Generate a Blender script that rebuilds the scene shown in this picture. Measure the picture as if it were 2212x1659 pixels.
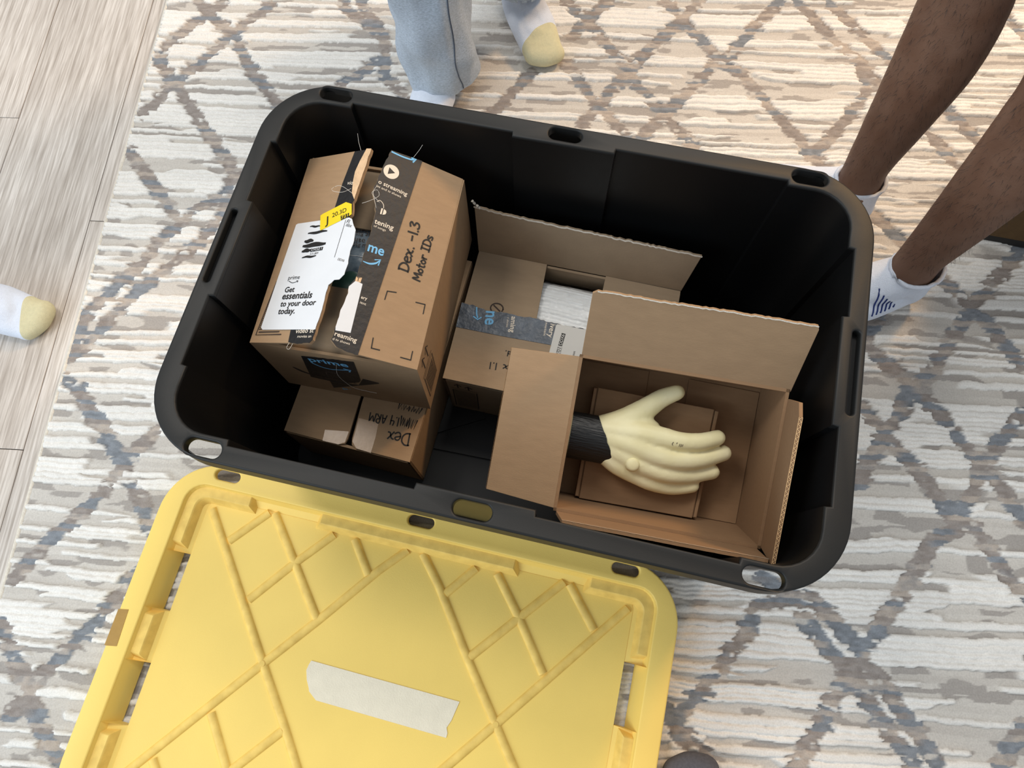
import bpy, bmesh, math, random
import numpy as np
from mathutils import Vector, Matrix
from mathutils.geometry import delaunay_2d_cdt

for o in list(bpy.data.objects):
    bpy.data.objects.remove(o)
scn = bpy.context.scene
COL = scn.collection
random.seed(7)

# ------------------------------------------------------------------ camera
cam_d = bpy.data.cameras.new('camera')
cam = bpy.data.objects.new('camera', cam_d)
COL.objects.link(cam)
RW = ((0.97369, 0.22637, -0.02599), (0.20675, -0.92568, -0.31680), (-0.09577, 0.30310, -0.94814))
m = Matrix.Identity(4)
for i in range(3):
    m[i][0] = RW[0][i]
    m[i][1] = -RW[1][i]
    m[i][2] = -RW[2][i]
m.translation = (0.08429, -0.33351, 1.10414)
cam.matrix_world = m
cam_d.sensor_width = 36.0
cam_d.lens = 36.0 * 1510.0 / 2212.0
cam_d.clip_start = 0.02
scn.camera = cam

# ------------------------------------------------------------------ light
world = bpy.data.worlds.new('world')
scn.world = world
world.use_nodes = True
bg = world.node_tree.nodes['Background']
bg.inputs[0].default_value = (0.90, 0.95, 1.0, 1)
bg.inputs[1].default_value = 0.54


def area(name, loc, target, size, sizey, power, col):
    d = bpy.data.lights.new(name, 'AREA')
    d.shape = 'RECTANGLE'
    d.size = size
    d.size_y = sizey
    d.energy = power
    d.color = col
    o = bpy.data.objects.new(name, d)
    COL.objects.link(o)
    o.location = loc
    o.rotation_euler = (Vector(target) - Vector(loc)).to_track_quat('-Z', 'Y').to_euler()
    return o


area('window_daylight', (-2.2, -2.3, 1.8), (0, 0, 0.1), 2.0, 1.6, 58, (0.80, 0.91, 1.0))
area('floor_lamp', (1.15, 1.75, 1.75), (0.5, 0.45, 0), 0.32, 0.32, 31, (1.0, 0.62, 0.29))
area('ceiling_light', (0.15, 1.25, 2.3), (0.0, 0.2, 0), 0.6, 0.6, 17, (1.0, 0.94, 0.86))
area('ceiling_light', (-1.25, 0.45, 2.4), (-0.4, 0.1, 0), 0.6, 0.6, 19, (1.0, 0.94, 0.86))

scn.view_settings.view_transform = 'Standard'
scn.view_settings.look = 'None'
scn.view_settings.gamma = 1
scn.view_settings.use_curve_mapping = False
scn.view_settings.exposure = 0.0

# ------------------------------------------------------------------ materials


def lin(c):
    c = c / 255.0
    return c / 12.92 if c <= 0.04045 else ((c + 0.055) / 1.055) ** 2.4


def L3(r, g, b):
    return (lin(r), lin(g), lin(b))


def mat(name, rgb, rough=0.6, var=0.0, vscale=30.0, bump=0.0, bscale=200.0, spec=0.5, stretch=(1, 1, 1), sheen=0.0, metallic=0.0, rgb2=None):
    """plain procedural material: base colour mottled by noise, fine noise bump"""
    mt = bpy.data.materials.new(name)
    mt.use_nodes = True
    nt = mt.node_tree
    b = nt.nodes['Principled BSDF']
    c = L3(*rgb)
    b.inputs['Base Color'].default_value = (*c, 1)
    b.inputs['Roughness'].default_value = rough
    b.inputs['Specular IOR Level'].default_value = spec
    b.inputs['Metallic'].default_value = metallic
    if sheen:
        b.inputs['Sheen Weight'].default_value = sheen
    tc = nt.nodes.new('ShaderNodeTexCoord')
    mp = nt.nodes.new('ShaderNodeMapping')
    mp.inputs['Scale'].default_value = stretch
    nt.links.new(tc.outputs['Object'], mp.inputs['Vector'])
    if var or rgb2:
        n = nt.nodes.new('ShaderNodeTexNoise')
        n.inputs['Scale'].default_value = vscale
        n.inputs['Detail'].default_value = 5
        nt.links.new(mp.outputs[0], n.inputs['Vector'])
        r = nt.nodes.new('ShaderNodeValToRGB')
        c2 = L3(*rgb2) if rgb2 else c
        r.color_ramp.elements[0].position = 0.3
        r.color_ramp.elements[1].position = 0.7
        r.color_ramp.elements[0].color = (*[x * (1 - var) for x in c2], 1)
        r.color_ramp.elements[1].color = (*[min(1, x * (1 + var)) for x in c], 1)
        nt.links.new(n.outputs['Fac'], r.inputs['Fac'])
        nt.links.new(r.outputs['Color'], b.inputs['Base Color'])
    if bump:
        n2 = nt.nodes.new('ShaderNodeTexNoise')
        n2.inputs['Scale'].default_value = bscale
        n2.inputs['Detail'].default_value = 3
        nt.links.new(mp.outputs[0], n2.inputs['Vector'])
        bp = nt.nodes.new('ShaderNodeBump')
        bp.inputs['Strength'].default_value = bump
        bp.inputs['Distance'].default_value = 0.002
        nt.links.new(n2.outputs['Fac'], bp.inputs['Height'])
        nt.links.new(bp.outputs['Normal'], b.inputs['Normal'])
    return mt


M = {}
M['kraft'] = mat('kraft_cardboard', (158, 131, 102), 0.88, 0.045, 40, 0.10, 240, 0.2, (1, 4, 1))
M['kraft_in'] = mat('kraft_cardboard_inside', (142, 113, 85), 0.9, 0.04, 40, 0.12, 260, 0.2, (1, 5, 5))
M['kraft_grey'] = mat('grey_brown_cardboard', (150, 131, 108), 0.88, 0.045, 40, 0.10, 240, 0.2, (1, 4, 1))
M['kraft_pale'] = mat('torn_pale_paper', (214, 182, 146), 0.95, 0.12, 90, 0.5, 400, 0.1)
M['kraft_edge'] = mat('corrugated_edge_paper', (206, 172, 130), 0.95, 0.12, 200, 0.4, 500, 0.1)
M['paper_rag'] = mat('ragged_white_paper', (222, 214, 200), 0.95, 0.1, 200, 0.5, 500, 0.1)
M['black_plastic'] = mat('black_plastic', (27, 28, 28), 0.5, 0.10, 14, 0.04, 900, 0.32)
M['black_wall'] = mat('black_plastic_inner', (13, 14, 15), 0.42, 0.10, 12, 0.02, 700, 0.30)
M['yellow'] = mat('yellow_plastic', (251, 217, 116), 0.48, 0.03, 9, 0.10, 800, 0.4)
M['yellow_scuff'] = mat('scuffed_yellow_plastic', (249, 213, 116), 0.55, 0.04, 60, 0.10, 800, 0.35, rgb2=(235, 198, 104))
M['masking'] = mat('masking_tape_paper', (242, 232, 208), 0.85, 0.03, 60, 0.25, 500, 0.2)
M['clear_tape'] = mat('brown_clear_tape', (178, 140, 74), 0.3, 0.06, 60, 0.1, 200, 0.5)
M['tape_black'] = mat('black_printed_tape', (32, 31, 32), 0.5, 0.15, 40, 0.35, 120, 0.4)
M['tape_blue'] = mat('dark_blue_grey_tape', (62, 72, 84), 0.42, 0.35, 60, 1.0, 70, 0.5)
M['ink'] = mat('black_ink', (22, 20, 20), 0.7)
M['ink_grey'] = mat('faded_ink', (88, 76, 66), 0.8)
M['print_brown'] = mat('dark_brown_print', (58, 46, 40), 0.8)
M['print_white'] = mat('cream_print', (226, 214, 196), 0.7)
M['print_blue'] = mat('light_blue_print', (112, 180, 224), 0.6)
M['label'] = mat('white_label_paper', (218, 222, 227), 0.55, 0.02, 40, 0.1, 90, 0.4)
M['label_grey'] = mat('pale_grey_label_paper', (196, 194, 188), 0.6, 0.02, 40, 0.05, 90, 0.4)
M['sticker'] = mat('yellow_sticker_paper', (236, 208, 34), 0.5, 0.02, 40)
M['pale_tape'] = mat('translucent_tan_tape', (176, 144, 110), 0.3, 0.06, 90, 0.06, 160, 0.5)
M['thread'] = mat('white_thread', (226, 222, 214), 0.6)
M['foam'] = mat('cream_foam', (246, 238, 196), 0.5, 0.02, 30, 0.10, 260, 0.4, rgb2=(240, 230, 180))
M['cuff'] = mat('black_wrist_tape', (18, 19, 20), 0.42, 0.2, 60, 0.5, 160, 0.5, (0.2, 3, 3))
M['pouch'] = mat('blue_grey_plastic_pouch', (186, 202, 214), 0.22, 0.12, 30, 0.4, 60, 0.6, rgb2=(92, 112, 128))
M['pouch_green'] = mat('dark_green_plastic', (58, 92, 84), 0.3, 0.2, 40, 0.4, 60, 0.6)
M['cloth'] = mat('white_folded_cloth', (240, 240, 238), 0.9, 0.02, 90, 0.3, 600, 0.1)
M['sock_white'] = mat('white_sock_knit', (222, 230, 244), 0.95, 0.03, 260, 0.6, 900, 0.1)
M['sock_toe'] = mat('pale_yellow_sock_toe', (214, 208, 172), 0.95, 0.05, 200, 0.6, 900, 0.1)
M['sock_grey'] = mat('grey_sock_knit', (166, 166, 168), 0.95, 0.05, 260, 0.6, 900, 0.1)
M['sock_dark'] = mat('dark_grey_sock_knit', (98, 98, 104), 0.95, 0.12, 300, 0.6, 900, 0.1)
M['sock_navy'] = mat('navy_thread', (36, 56, 120), 0.9)
M['sweat'] = mat('grey_marl_sweatpants', (184, 196, 210), 0.95, 0.13, 260, 0.5, 700, 0.1, (1, 1, 3), rgb2=(168, 180, 194))
M['seam'] = mat('dark_seam_thread', (74, 84, 100), 0.95)
M['skin'] = mat('brown_skin', (112, 84, 68), 0.55, 0.09, 26, 0.25, 500, 0.35, rgb2=(108, 76, 58))
M['hair'] = mat('black_body_hair', (26, 20, 17), 0.6)
M['shorts'] = mat('dark_shorts_cloth', (48, 50, 56), 0.9, 0.1, 100)
M['sofa'] = mat('dark_brown_upholstery', (92, 72, 48), 0.85, 0.12, 60, 0.4, 500, 0.2)
M['plinth'] = mat('black_plinth', (22, 20, 19), 0.6)
M['subfloor'] = mat('subfloor_dark', (92, 84, 76), 0.9)


def film_mat():
    mt = bpy.data.materials.new('clear_plastic_film')
    mt.use_nodes = True
    nt = mt.node_tree
    nt.nodes.remove(nt.nodes['Principled BSDF'])
    out = nt.nodes['Material Output']
    tr = nt.nodes.new('ShaderNodeBsdfTransparent')
    tr.inputs[0].default_value = (0.93, 0.94, 0.95, 1)
    gl = nt.nodes.new('ShaderNodeBsdfGlossy')
    gl.inputs['Roughness'].default_value = 0.18
    fr = nt.nodes.new('ShaderNodeFresnel')
    fr.inputs[0].default_value = 1.28
    mx = nt.nodes.new('ShaderNodeMixShader')
    nt.links.new(fr.outputs[0], mx.inputs[0])
    nt.links.new(tr.outputs[0], mx.inputs[1])
    nt.links.new(gl.outputs[0], mx.inputs[2])
    nt.links.new(mx.outputs[0], out.inputs[0])
    return mt


M['film'] = film_mat()


def wood_mat():
    mt = bpy.data.materials.new('greige_wood_plank')
    mt.use_nodes = True
    nt = mt.node_tree
    N = nt.nodes.new
    b = nt.nodes['Principled BSDF']
    b.inputs['Roughness'].default_value = 0.5
    b.inputs['Specular IOR Level'].default_value = 0.35
    tc = N('ShaderNodeTexCoord')
    oi = N('ShaderNodeObjectInfo')
    off = N('ShaderNodeVectorMath')
    off.operation = 'SCALE'
    off.inputs[0].default_value = (7.3, 11.1, 3.7)
    nt.links.new(oi.outputs['Random'], off.inputs['Scale'])
    add = N('ShaderNodeVectorMath')
    nt.links.new(tc.outputs['Object'], add.inputs[0])
    nt.links.new(off.outputs[0], add.inputs[1])
    mp = N('ShaderNodeMapping')
    mp.inputs['Scale'].default_value = (1, 0.13, 1)
    nt.links.new(add.outputs[0], mp.inputs['Vector'])
    w = N('ShaderNodeTexWave')
    w.wave_type = 'BANDS'
    w.bands_direction = 'X'
    w.inputs['Scale'].default_value = 15
    w.inputs['Distortion'].default_value = 11
    w.inputs['Detail'].default_value = 3
    w.inputs['Detail Scale'].default_value = 1.3
    nt.links.new(mp.outputs[0], w.inputs['Vector'])
    mp2 = N('ShaderNodeMapping')
    mp2.inputs['Scale'].default_value = (1, 0.035, 1)
    nt.links.new(add.outputs[0], mp2.inputs['Vector'])
    n = N('ShaderNodeTexNoise')
    n.inputs['Scale'].default_value = 300
    n.inputs['Detail'].default_value = 7
    n.inputs['Roughness'].default_value = 0.62
    nt.links.new(mp2.outputs[0], n.inputs['Vector'])
    n3 = N('ShaderNodeTexNoise')
    n3.inputs['Scale'].default_value = 9
    nt.links.new(mp.outputs[0], n3.inputs['Vector'])
    r1 = N('ShaderNodeValToRGB')
    r1.color_ramp.elements[0].position = 0.36
    r1.color_ramp.elements[1].position = 0.62
    r1.color_ramp.elements[0].color = (*L3(186, 177, 168), 1)
    r1.color_ramp.elements[1].color = (*L3(224, 217, 209), 1)
    nt.links.new(n.outputs['Fac'], r1.inputs['Fac'])
    r2 = N('ShaderNodeValToRGB')
    r2.color_ramp.elements[0].position = 0.0
    r2.color_ramp.elements[1].position = 0.5
    r2.color_ramp.elements[0].color = (0.80, 0.78, 0.76, 1)
    r2.color_ramp.elements[1].color = (1, 1, 1, 1)
    nt.links.new(w.outputs['Fac'], r2.inputs['Fac'])
    mx = N('ShaderNodeMix')
    mx.data_type = 'RGBA'
    mx.blend_type = 'MULTIPLY'
    mx.inputs[0].default_value = 0.8
    nt.links.new(r1.outputs[0], mx.inputs[6])
    nt.links.new(r2.outputs[0], mx.inputs[7])
    r3 = N('ShaderNodeValToRGB')
    r3.color_ramp.elements[0].position = 0.35
    r3.color_ramp.elements[1].position = 0.6
    r3.color_ramp.elements[0].color = (0.86, 0.85, 0.84, 1)
    r3.color_ramp.elements[1].color = (1, 1, 1, 1)
    nt.links.new(n3.outputs['Fac'], r3.inputs['Fac'])
    mx2 = N('ShaderNodeMix')
    mx2.data_type = 'RGBA'
    mx2.blend_type = 'MULTIPLY'
    mx2.inputs[0].default_value = 1
    nt.links.new(mx.outputs[2], mx2.inputs[6])
    nt.links.new(r3.outputs[0], mx2.inputs[7])
    nt.links.new(mx2.outputs[2], b.inputs['Base Color'])
    bp = N('ShaderNodeBump')
    bp.inputs['Strength'].default_value = 0.4
    bp.inputs['Distance'].default_value = 0.001
    nt.links.new(n.outputs['Fac'], bp.inputs['Height'])
    nt.links.new(bp.outputs[0], b.inputs['Normal'])
    return mt


M['wood'] = wood_mat()


def rug_mat():
    mt = bpy.data.materials.new('woven_rug_pile')
    mt.use_nodes = True
    nt = mt.node_tree
    N = nt.nodes.new
    b = nt.nodes['Principled BSDF']
    b.inputs['Roughness'].default_value = 0.95
    b.inputs['Specular IOR Level'].default_value = 0.1
    at = N('ShaderNodeAttribute')
    at.attribute_name = 'yarn'
    tc = N('ShaderNodeTexCoord')
    n = N('ShaderNodeTexNoise')
    n.inputs['Scale'].default_value = 420
    n.inputs['Detail'].default_value = 3
    nt.links.new(tc.outputs['Object'], n.inputs['Vector'])
    r = N('ShaderNodeValToRGB')
    r.color_ramp.elements[0].position = 0.3
    r.color_ramp.elements[1].position = 0.65
    r.color_ramp.elements[0].color = (0.86, 0.86, 0.86, 1)
    r.color_ramp.elements[1].color = (1, 1, 1, 1)
    nt.links.new(n.outputs['Fac'], r.inputs['Fac'])
    mx = N('ShaderNodeMix')
    mx.data_type = 'RGBA'
    mx.blend_type = 'MULTIPLY'
    mx.inputs[0].default_value = 1
    nt.links.new(at.outputs['Color'], mx.inputs[6])
    nt.links.new(r.outputs[0], mx.inputs[7])
    nt.links.new(mx.outputs[2], b.inputs['Base Color'])
    bp = N('ShaderNodeBump')
    bp.inputs['Strength'].default_value = 0.35
    bp.inputs['Distance'].default_value = 0.0015
    nt.links.new(n.outputs['Fac'], bp.inputs['Height'])
    nt.links.new(bp.outputs[0], b.inputs['Normal'])
    return mt


M['rug'] = rug_mat()

# ------------------------------------------------------------------ helpers
OFF = {}


def thing(name, label, cat, loc=(0, 0, 0), group=None):
    o = bpy.data.objects.new(name, None)
    o.empty_display_size = 0.05
    COL.objects.link(o)
    o.location = loc
    o['label'] = label
    o['category'] = cat
    if group:
        o['group'] = group
    OFF[o.name] = Vector(loc)
    return o


def tag(o, label, cat, group=None):
    o['label'] = label
    o['category'] = cat
    if group:
        o['group'] = group
    return o


def finish(name, me, mt, parent=None, smooth=False):
    o = bpy.data.objects.new(name, me)
    COL.objects.link(o)
    off = Vector((0, 0, 0))
    if parent:
        off = OFF[parent.name]
        me.transform(Matrix.Translation(-off))
        o.parent = parent
    OFF[o.name] = off
    if mt is not None:
        for q in (mt if isinstance(mt, (list, tuple)) else [mt]):
            me.materials.append(q)
    if smooth:
        me.polygons.foreach_set('use_smooth', [True] * len(me.polygons))
    me.update()
    return o


def mk(name, verts, faces, mt, parent=None, smooth=False):
    me = bpy.data.meshes.new(name)
    me.from_pydata([tuple(v) for v in verts], [], faces)
    bm = bmesh.new()
    bm.from_mesh(me)
    bmesh.ops.recalc_face_normals(bm, faces=bm.faces)
    bm.to_mesh(me)
    bm.free()
    return finish(name, me, mt, parent, smooth)


class Fr:
    """a flat frame in the place: origin, two in-plane axes, normal"""

    def __init__(s, O, ex, ey):
        s.O = Vector(O)
        s.ex = Vector(ex).normalized()
        s.n = s.ex.cross(Vector(ey)).normalized()
        s.ey = s.n.cross(s.ex)

    def p(s, u, v, w=0.0):
        return s.O + s.ex * u + s.ey * v + s.n * w

    def mat(s):
        mm = Matrix.Identity(4)
        for i in range(3):
            mm[i][0], mm[i][1], mm[i][2], mm[i][3] = s.ex[i], s.ey[i], s.n[i], s.O[i]
        return mm


FLOOR = Fr((0, 0, 0), (1, 0, 0), (0, 1, 0))


def offset_loop(pts, d):
    """move a closed outline sideways by d (left of its direction of travel)"""
    n = len(pts)
    out = []
    for i in range(n):
        p0, p1, p2 = pts[i - 1], pts[i], pts[(i + 1) % n]
        a = Vector((p1[0] - p0[0], p1[1] - p0[1]))
        b = Vector((p2[0] - p1[0], p2[1] - p1[1]))
        if a.length < 1e-9 or b.length < 1e-9:
            out.append((p1[0], p1[1]))
            continue
        a.normalize()
        b.normalize()
        na, nb = Vector((-a.y, a.x)), Vector((-b.y, b.x))
        k = na + nb
        L = max(k.length_squared, 0.5)
        k = k * (2 / L)
        out.append((p1[0] + k.x * d, p1[1] + k.y * d))
    return out


def area2(pts):
    return sum(pts[i - 1][0] * pts[i][1] - pts[i][0] * pts[i - 1][1] for i in range(len(pts)))


def inside(x, y, pts):
    c = False
    for i in range(len(pts)):
        (x0, y0), (x1, y1) = pts[i - 1], pts[i]
        if (y0 > y) != (y1 > y) and x < (x1 - x0) * (y - y0) / (y1 - y0) + x0:
            c = not c
    return c


def fill(loops):
    """triangles between an outline and its holes"""
    vs, es = [], []
    for l in loops:
        b = len(vs)
        vs += [Vector((q[0], q[1])) for q in l]
        es += [(b + i, b + (i + 1) % len(l)) for i in range(len(l))]
    r = delaunay_2d_cdt(vs, es, [], 1, 1e-7)
    out = []
    for f in r[2]:
        c = sum((r[0][i] for i in f), Vector((0, 0))) / len(f)
        if inside(c.x, c.y, loops[0]) and not any(inside(c.x, c.y, h) for h in loops[1:]):
            out.append(tuple(f))
    return [(q.x, q.y) for q in r[0]], out


def curve_mesh(splines, t, bevel=0.0, res=2):
    """sheet of thickness t about z = 0, its upper edges rounded off by bevel"""
    loops = []
    for k, l in enumerate(splines):
        l = [(q[0], q[1]) for q in l]
        if (area2(l) > 0) != (k == 0):
            l = l[::-1]
        loops.append(l)
    V, F = [], []

    def cap(ls, z, flip):
        v, f = fill(ls)
        b = len(V)
        V.extend((x, y, z) for x, y in v)
        for q in f:
            q = tuple(b + i for i in q)
            F.append(q[::-1] if flip else q)
    if bevel > 0:
        an = [math.pi / 2 * k / (res + 1) for k in range(res + 2)]
        prof = [(bevel * (1 - math.cos(a)), t / 2 - bevel * (1 - math.sin(a))) for a in an]
    else:
        prof = [(0.0, t / 2)]
    prof = [(0.0, -t / 2)] + prof
    cap(loops, -t / 2, True)
    cap([offset_loop(l, prof[-1][0]) for l in loops], t / 2, False)
    for l in loops:
        n = len(l)
        b = len(V)
        for ins, z in prof:
            V.extend((x, y, z) for x, y in (offset_loop(l, ins) if ins else l))
        for k in range(len(prof) - 1):
            for i in range(n):
                j = (i + 1) % n
                F.append((b + k * n + i, b + k * n + j, b + (k + 1) * n + j, b + (k + 1) * n + i))
    me = bpy.data.meshes.new('sheet')
    me.from_pydata(V, [], F)
    return me


def plate(name, fr, outline, t, mt, parent=None, holes=(), bevel=0.0, top=0.0, smooth=False, res=2):
    """flat sheet cut to an outline in a frame; its upper face lies at height top"""
    me = curve_mesh([outline] + list(holes), t, bevel, res)
    me.transform(fr.mat() @ Matrix.Translation((0, 0, top - t / 2)))
    bm = bmesh.new()
    bm.from_mesh(me)
    bmesh.ops.remove_doubles(bm, verts=bm.verts, dist=1e-5)
    bmesh.ops.recalc_face_normals(bm, faces=bm.faces)
    bm.to_mesh(me)
    bm.free()
    o = finish(name, me, mt, parent)
    if smooth:
        sm_angle(o)
    return o


def sm_angle(o, ang=0.6):
    me = o.data
    me.polygons.foreach_set('use_smooth', [True] * len(me.polygons))
    bm = bmesh.new()
    bm.from_mesh(me)
    for e in bm.edges:
        if len(e.link_faces) == 2 and e.calc_face_angle(0) > ang:
            e.smooth = False
    bm.to_mesh(me)
    bm.free()


def slab(name, quad, t, mt, parent=None, inward=None):
    """a sheet from four corners, thickened along its normal towards 'inward'"""
    q = [Vector(a) for a in quad]
    n = (q[1] - q[0]).cross(q[3] - q[0]).normalized()
    if inward is not None and n.dot(Vector(inward)) < 0:
        n = -n
    v = q + [a + n * t for a in q]
    f = [(0, 1, 2, 3), (4, 5, 6, 7), (0, 1, 5, 4), (1, 2, 6, 5), (2, 3, 7, 6), (3, 0, 4, 7)]
    return mk(name, v, f, mt, parent)


def ribbon_geo(fr, pts, width, h, V, F, taper=False):
    n = len(pts)
    P = [Vector((a[0], a[1], 0)) for a in pts]
    b = len(V)
    for i in range(n):
        d = (P[min(i + 1, n - 1)] - P[max(i - 1, 0)])
        if d.length < 1e-9:
            d = Vector((1, 0, 0))
        d.normalize()
        w = width / 2
        if taper:
            w *= 0.25 + 0.75 * math.sin(math.pi * min(1, max(0, (i + 0.6) / (n + 0.2))))
        s = Vector((-d.y, d.x, 0)) * w
        e = d * (w * 0.6 if i == n - 1 else (-w * 0.6 if i == 0 else 0))
        for q in (P[i] + s + e, P[i] - s + e):
            V.append(fr.p(q.x, q.y, h))
    for i in range(n - 1):
        k = b + 2 * i
        F.append((k, k + 1, k + 3, k + 2))


def strokes(name, fr, lines, width, mt, parent, h=0.0004, taper=False, label=None):
    V, F = [], []
    for l in lines:
        ribbon_geo(fr, l, width, h, V, F, taper)
    me = bpy.data.meshes.new(name)
    me.from_pydata([tuple(v) for v in V], [], F)
    o = finish(name, me, mt, parent)
    if label:
        o['label'] = label
    return o


def smooth_line(pts, n=6):
    """Catmull-Rom through the points"""
    out = []
    P = [Vector((*q, 0)) if len(q) == 2 else Vector(q) for q in pts]
    for i in range(len(P) - 1):
        p0, p1, p2, p3 = P[max(i - 1, 0)], P[i], P[i + 1], P[min(i + 2, len(P) - 1)]
        for k in range(n):
            t = k / n
            out.append(0.5 * ((2 * p1) + (p2 - p0) * t + (2 * p0 - 5 * p1 + 4 * p2 - p3) * t * t + (3 * p1 - p0 - 3 * p2 + p3) * t ** 3))
    out.append(P[-1])
    return out


def text(fr, s, a, b, mt, parent, bold=0.0, ky=1.0, h=0.0004, shear=0.0, name='lettering'):
    cu = bpy.data.curves.new('tmp', 'FONT')
    cu.body = s
    cu.size = 1
    cu.offset = bold
    cu.shear = shear
    cu.resolution_u = 3
    ob = bpy.data.objects.new('tmp', cu)
    me = bpy.data.meshes.new_from_object(ob)
    bpy.data.objects.remove(ob)
    bpy.data.curves.remove(cu)
    xs = [v.co.x for v in me.vertices]
    x0, x1 = min(xs), max(xs)
    A, B = Vector((*a, 0)), Vector((*b, 0))
    d = (B - A)
    sc = d.length / (x1 - x0)
    d.normalize()
    pr = Vector((-d.y, d.x, 0))
    for v in me.vertices:
        q = A + d * ((v.co.x - x0) * sc) + pr * (v.co.y * sc * ky)
        v.co = fr.p(q.x, q.y, h)
    return finish(name, me, mt, parent)


# single-stroke letters for the marker handwriting, on a unit box
HW = {
    'D': ([[(0.05, 0), (0.08, 1)], [(0.0, 0.98), (0.35, 0.98), (0.62, 0.7), (0.6, 0.3), (0.35, 0.04), (0.0, 0.02)]], .75),
    'e': ([[(0.05, 0.32), (0.45, 0.42), (0.42, 0.6), (0.2, 0.64), (0.04, 0.4), (0.1, 0.08), (0.3, 0.0), (0.52, 0.12)]], .6),
    'x': ([[(0.0, 0.6), (0.2, 0.5), (0.32, 0.1), (0.5, 0.04)], [(0.48, 0.6), (0.02, 0.0)]], .65),
    '.': ([[(0.05, 0.0), (0.09, 0.05)]], .25),
    '-': ([[(0.0, 0.42), (0.4, 0.45)]], .55),
    '1': ([[(0.1, 1.0), (0.12, 0)]], .3),
    '3': ([[(0.05, 0.9), (0.3, 1.0), (0.45, 0.85), (0.2, 0.55), (0.48, 0.4), (0.42, 0.1), (0.15, 0.0), (0.0, 0.12)]], .6),
    'M': ([[(0.0, 0.0), (0.08, 1.0), (0.35, 0.3), (0.62, 1.0), (0.7, 0.0)]], .85),
    'o': ([[(0.2, 0.55), (0.03, 0.35), (0.1, 0.05), (0.32, 0.05), (0.42, 0.35), (0.2, 0.57)]], .55),
    't': ([[(0.15, 0.95), (0.17, 0.05), (0.35, 0.0)], [(0.0, 0.6), (0.38, 0.62)]], .48),
    'r': ([[(0.05, 0.6), (0.07, 0.0)], [(0.07, 0.35), (0.2, 0.58), (0.4, 0.55)]], .5),
    'I': ([[(0.2, 1.0), (0.2, 0.0)], [(0.0, 1.0), (0.42, 1.0)], [(0.0, 0.0), (0.42, 0.0)]], .58),
    's': ([[(0.4, 0.55), (0.15, 0.62), (0.05, 0.45), (0.35, 0.22), (0.3, 0.02), (0.02, 0.05)]], .5),
    '4': ([[(0.1, 1.0), (0.05, 0.5), (0.45, 0.5)], [(0.42, 0.95), (0.42, -0.15)]], .62),
    'A': ([[(0.0, 0.0), (0.25, 1.0), (0.5, 0.0)], [(0.1, 0.38), (0.42, 0.38)]], .65),
    'R': ([[(0.05, 0.0), (0.08, 1.0), (0.42, 0.95), (0.42, 0.6), (0.1, 0.5), (0.5, 0.0)]], .65),
    'n': ([[(0.05, 0.6), (0.07, 0.0)], [(0.07, 0.4), (0.25, 0.6), (0.38, 0.4), (0.4, 0.0)]], .55),
    'd': ([[(0.38, 0.5), (0.1, 0.5), (0.05, 0.1), (0.35, 0.08)], [(0.4, 1.0), (0.42, 0.0)]], .6),
    ' ': ([], .4),
}


def hand(fr, s, a, b, cap, width, parent, mt=None, name='handwriting'):
    """marker writing from a to b along its baseline; cap = capital height"""
    A, B = Vector((*a, 0)), Vector((*b, 0))
    d = B - A
    tot = sum(HW[c][1] for c in s)
    adv = d.length / tot
    d.normalize()
    pr = Vector((-d.y, d.x, 0))
    lines, x = [], 0
    for c in s:
        st, w = HW[c]
        for l in st:
            pts = smooth_line(l, 4) if len(l) > 2 else [Vector((*q, 0)) for q in l]
            lines.append([(A + d * ((x + q.x) * adv) + pr * (q.y * cap))[:2] for q in pts])
        x += w
    return strokes(name, fr, lines, width, mt or M['ink'], parent, 0.0005)


def tube(name, pts, r, mt, parent=None, seg=6):
    P = [Vector(q) for q in pts]
    V, F = [], []
    n = len(P)
    for i in range(n):
        d = (P[min(i + 1, n - 1)] - P[max(i - 1, 0)]).normalized()
        a = d.orthogonal().normalized()
        b = d.cross(a)
        for k in range(seg):
            t = 2 * math.pi * k / seg
            V.append(P[i] + (a * math.cos(t) + b * math.sin(t)) * r)
    for i in range(n - 1):
        for k in range(seg):
            F.append((i * seg + k, i * seg + (k + 1) % seg, (i + 1) * seg + (k + 1) % seg, (i + 1) * seg + k))
    return mk(name, V, F, mt, parent, True)


def loft(name, rings, mt, parent=None, closed=True, cap0=False, cap1=False, smooth=True):
    n = len(rings[0])
    V = [v for r in rings for v in r]
    F = []
    for i in range(len(rings) - 1):
        for k in range(n if closed else n - 1):
            F.append((i * n + k, i * n + (k + 1) % n, (i + 1) * n + (k + 1) % n, (i + 1) * n + k))
    if cap0:
        F.append(tuple(range(n)))
    if cap1:
        F.append(tuple((len(rings) - 1) * n + k for k in range(n)))
    o = mk(name, V, F, mt, parent)
    if smooth:
        sm_angle(o, 0.5)
    return o


def dense(ch):
    """resample a limb smoothly through its joints"""
    ch = [(Vector(q), Vector((r, r, r) if isinstance(r, float) else r)) for q, r in ch]
    if len(ch) < 2:
        return ch
    out = []
    for i in range(len(ch) - 1):
        k = max(3, int((ch[i + 1][0] - ch[i][0]).length / (0.22 * min(*ch[i][1], *ch[i + 1][1]))) + 1)
        c = [ch[max(i - 1, 0)], ch[i], ch[i + 1], ch[min(i + 2, len(ch) - 1)]]
        for j in range(k):
            t = j / k
            w = (-0.5 * t ** 3 + t * t - 0.5 * t, 1.5 * t ** 3 - 2.5 * t * t + 1, -1.5 * t ** 3 + 2 * t * t + 0.5 * t, 0.5 * t ** 3 - 0.5 * t * t)
            out.append((sum((c[n][0] * w[n] for n in range(4)), Vector()), sum((c[n][1] * w[n] for n in range(4)), Vector())))
    out.append(ch[-1])
    return out


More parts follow.
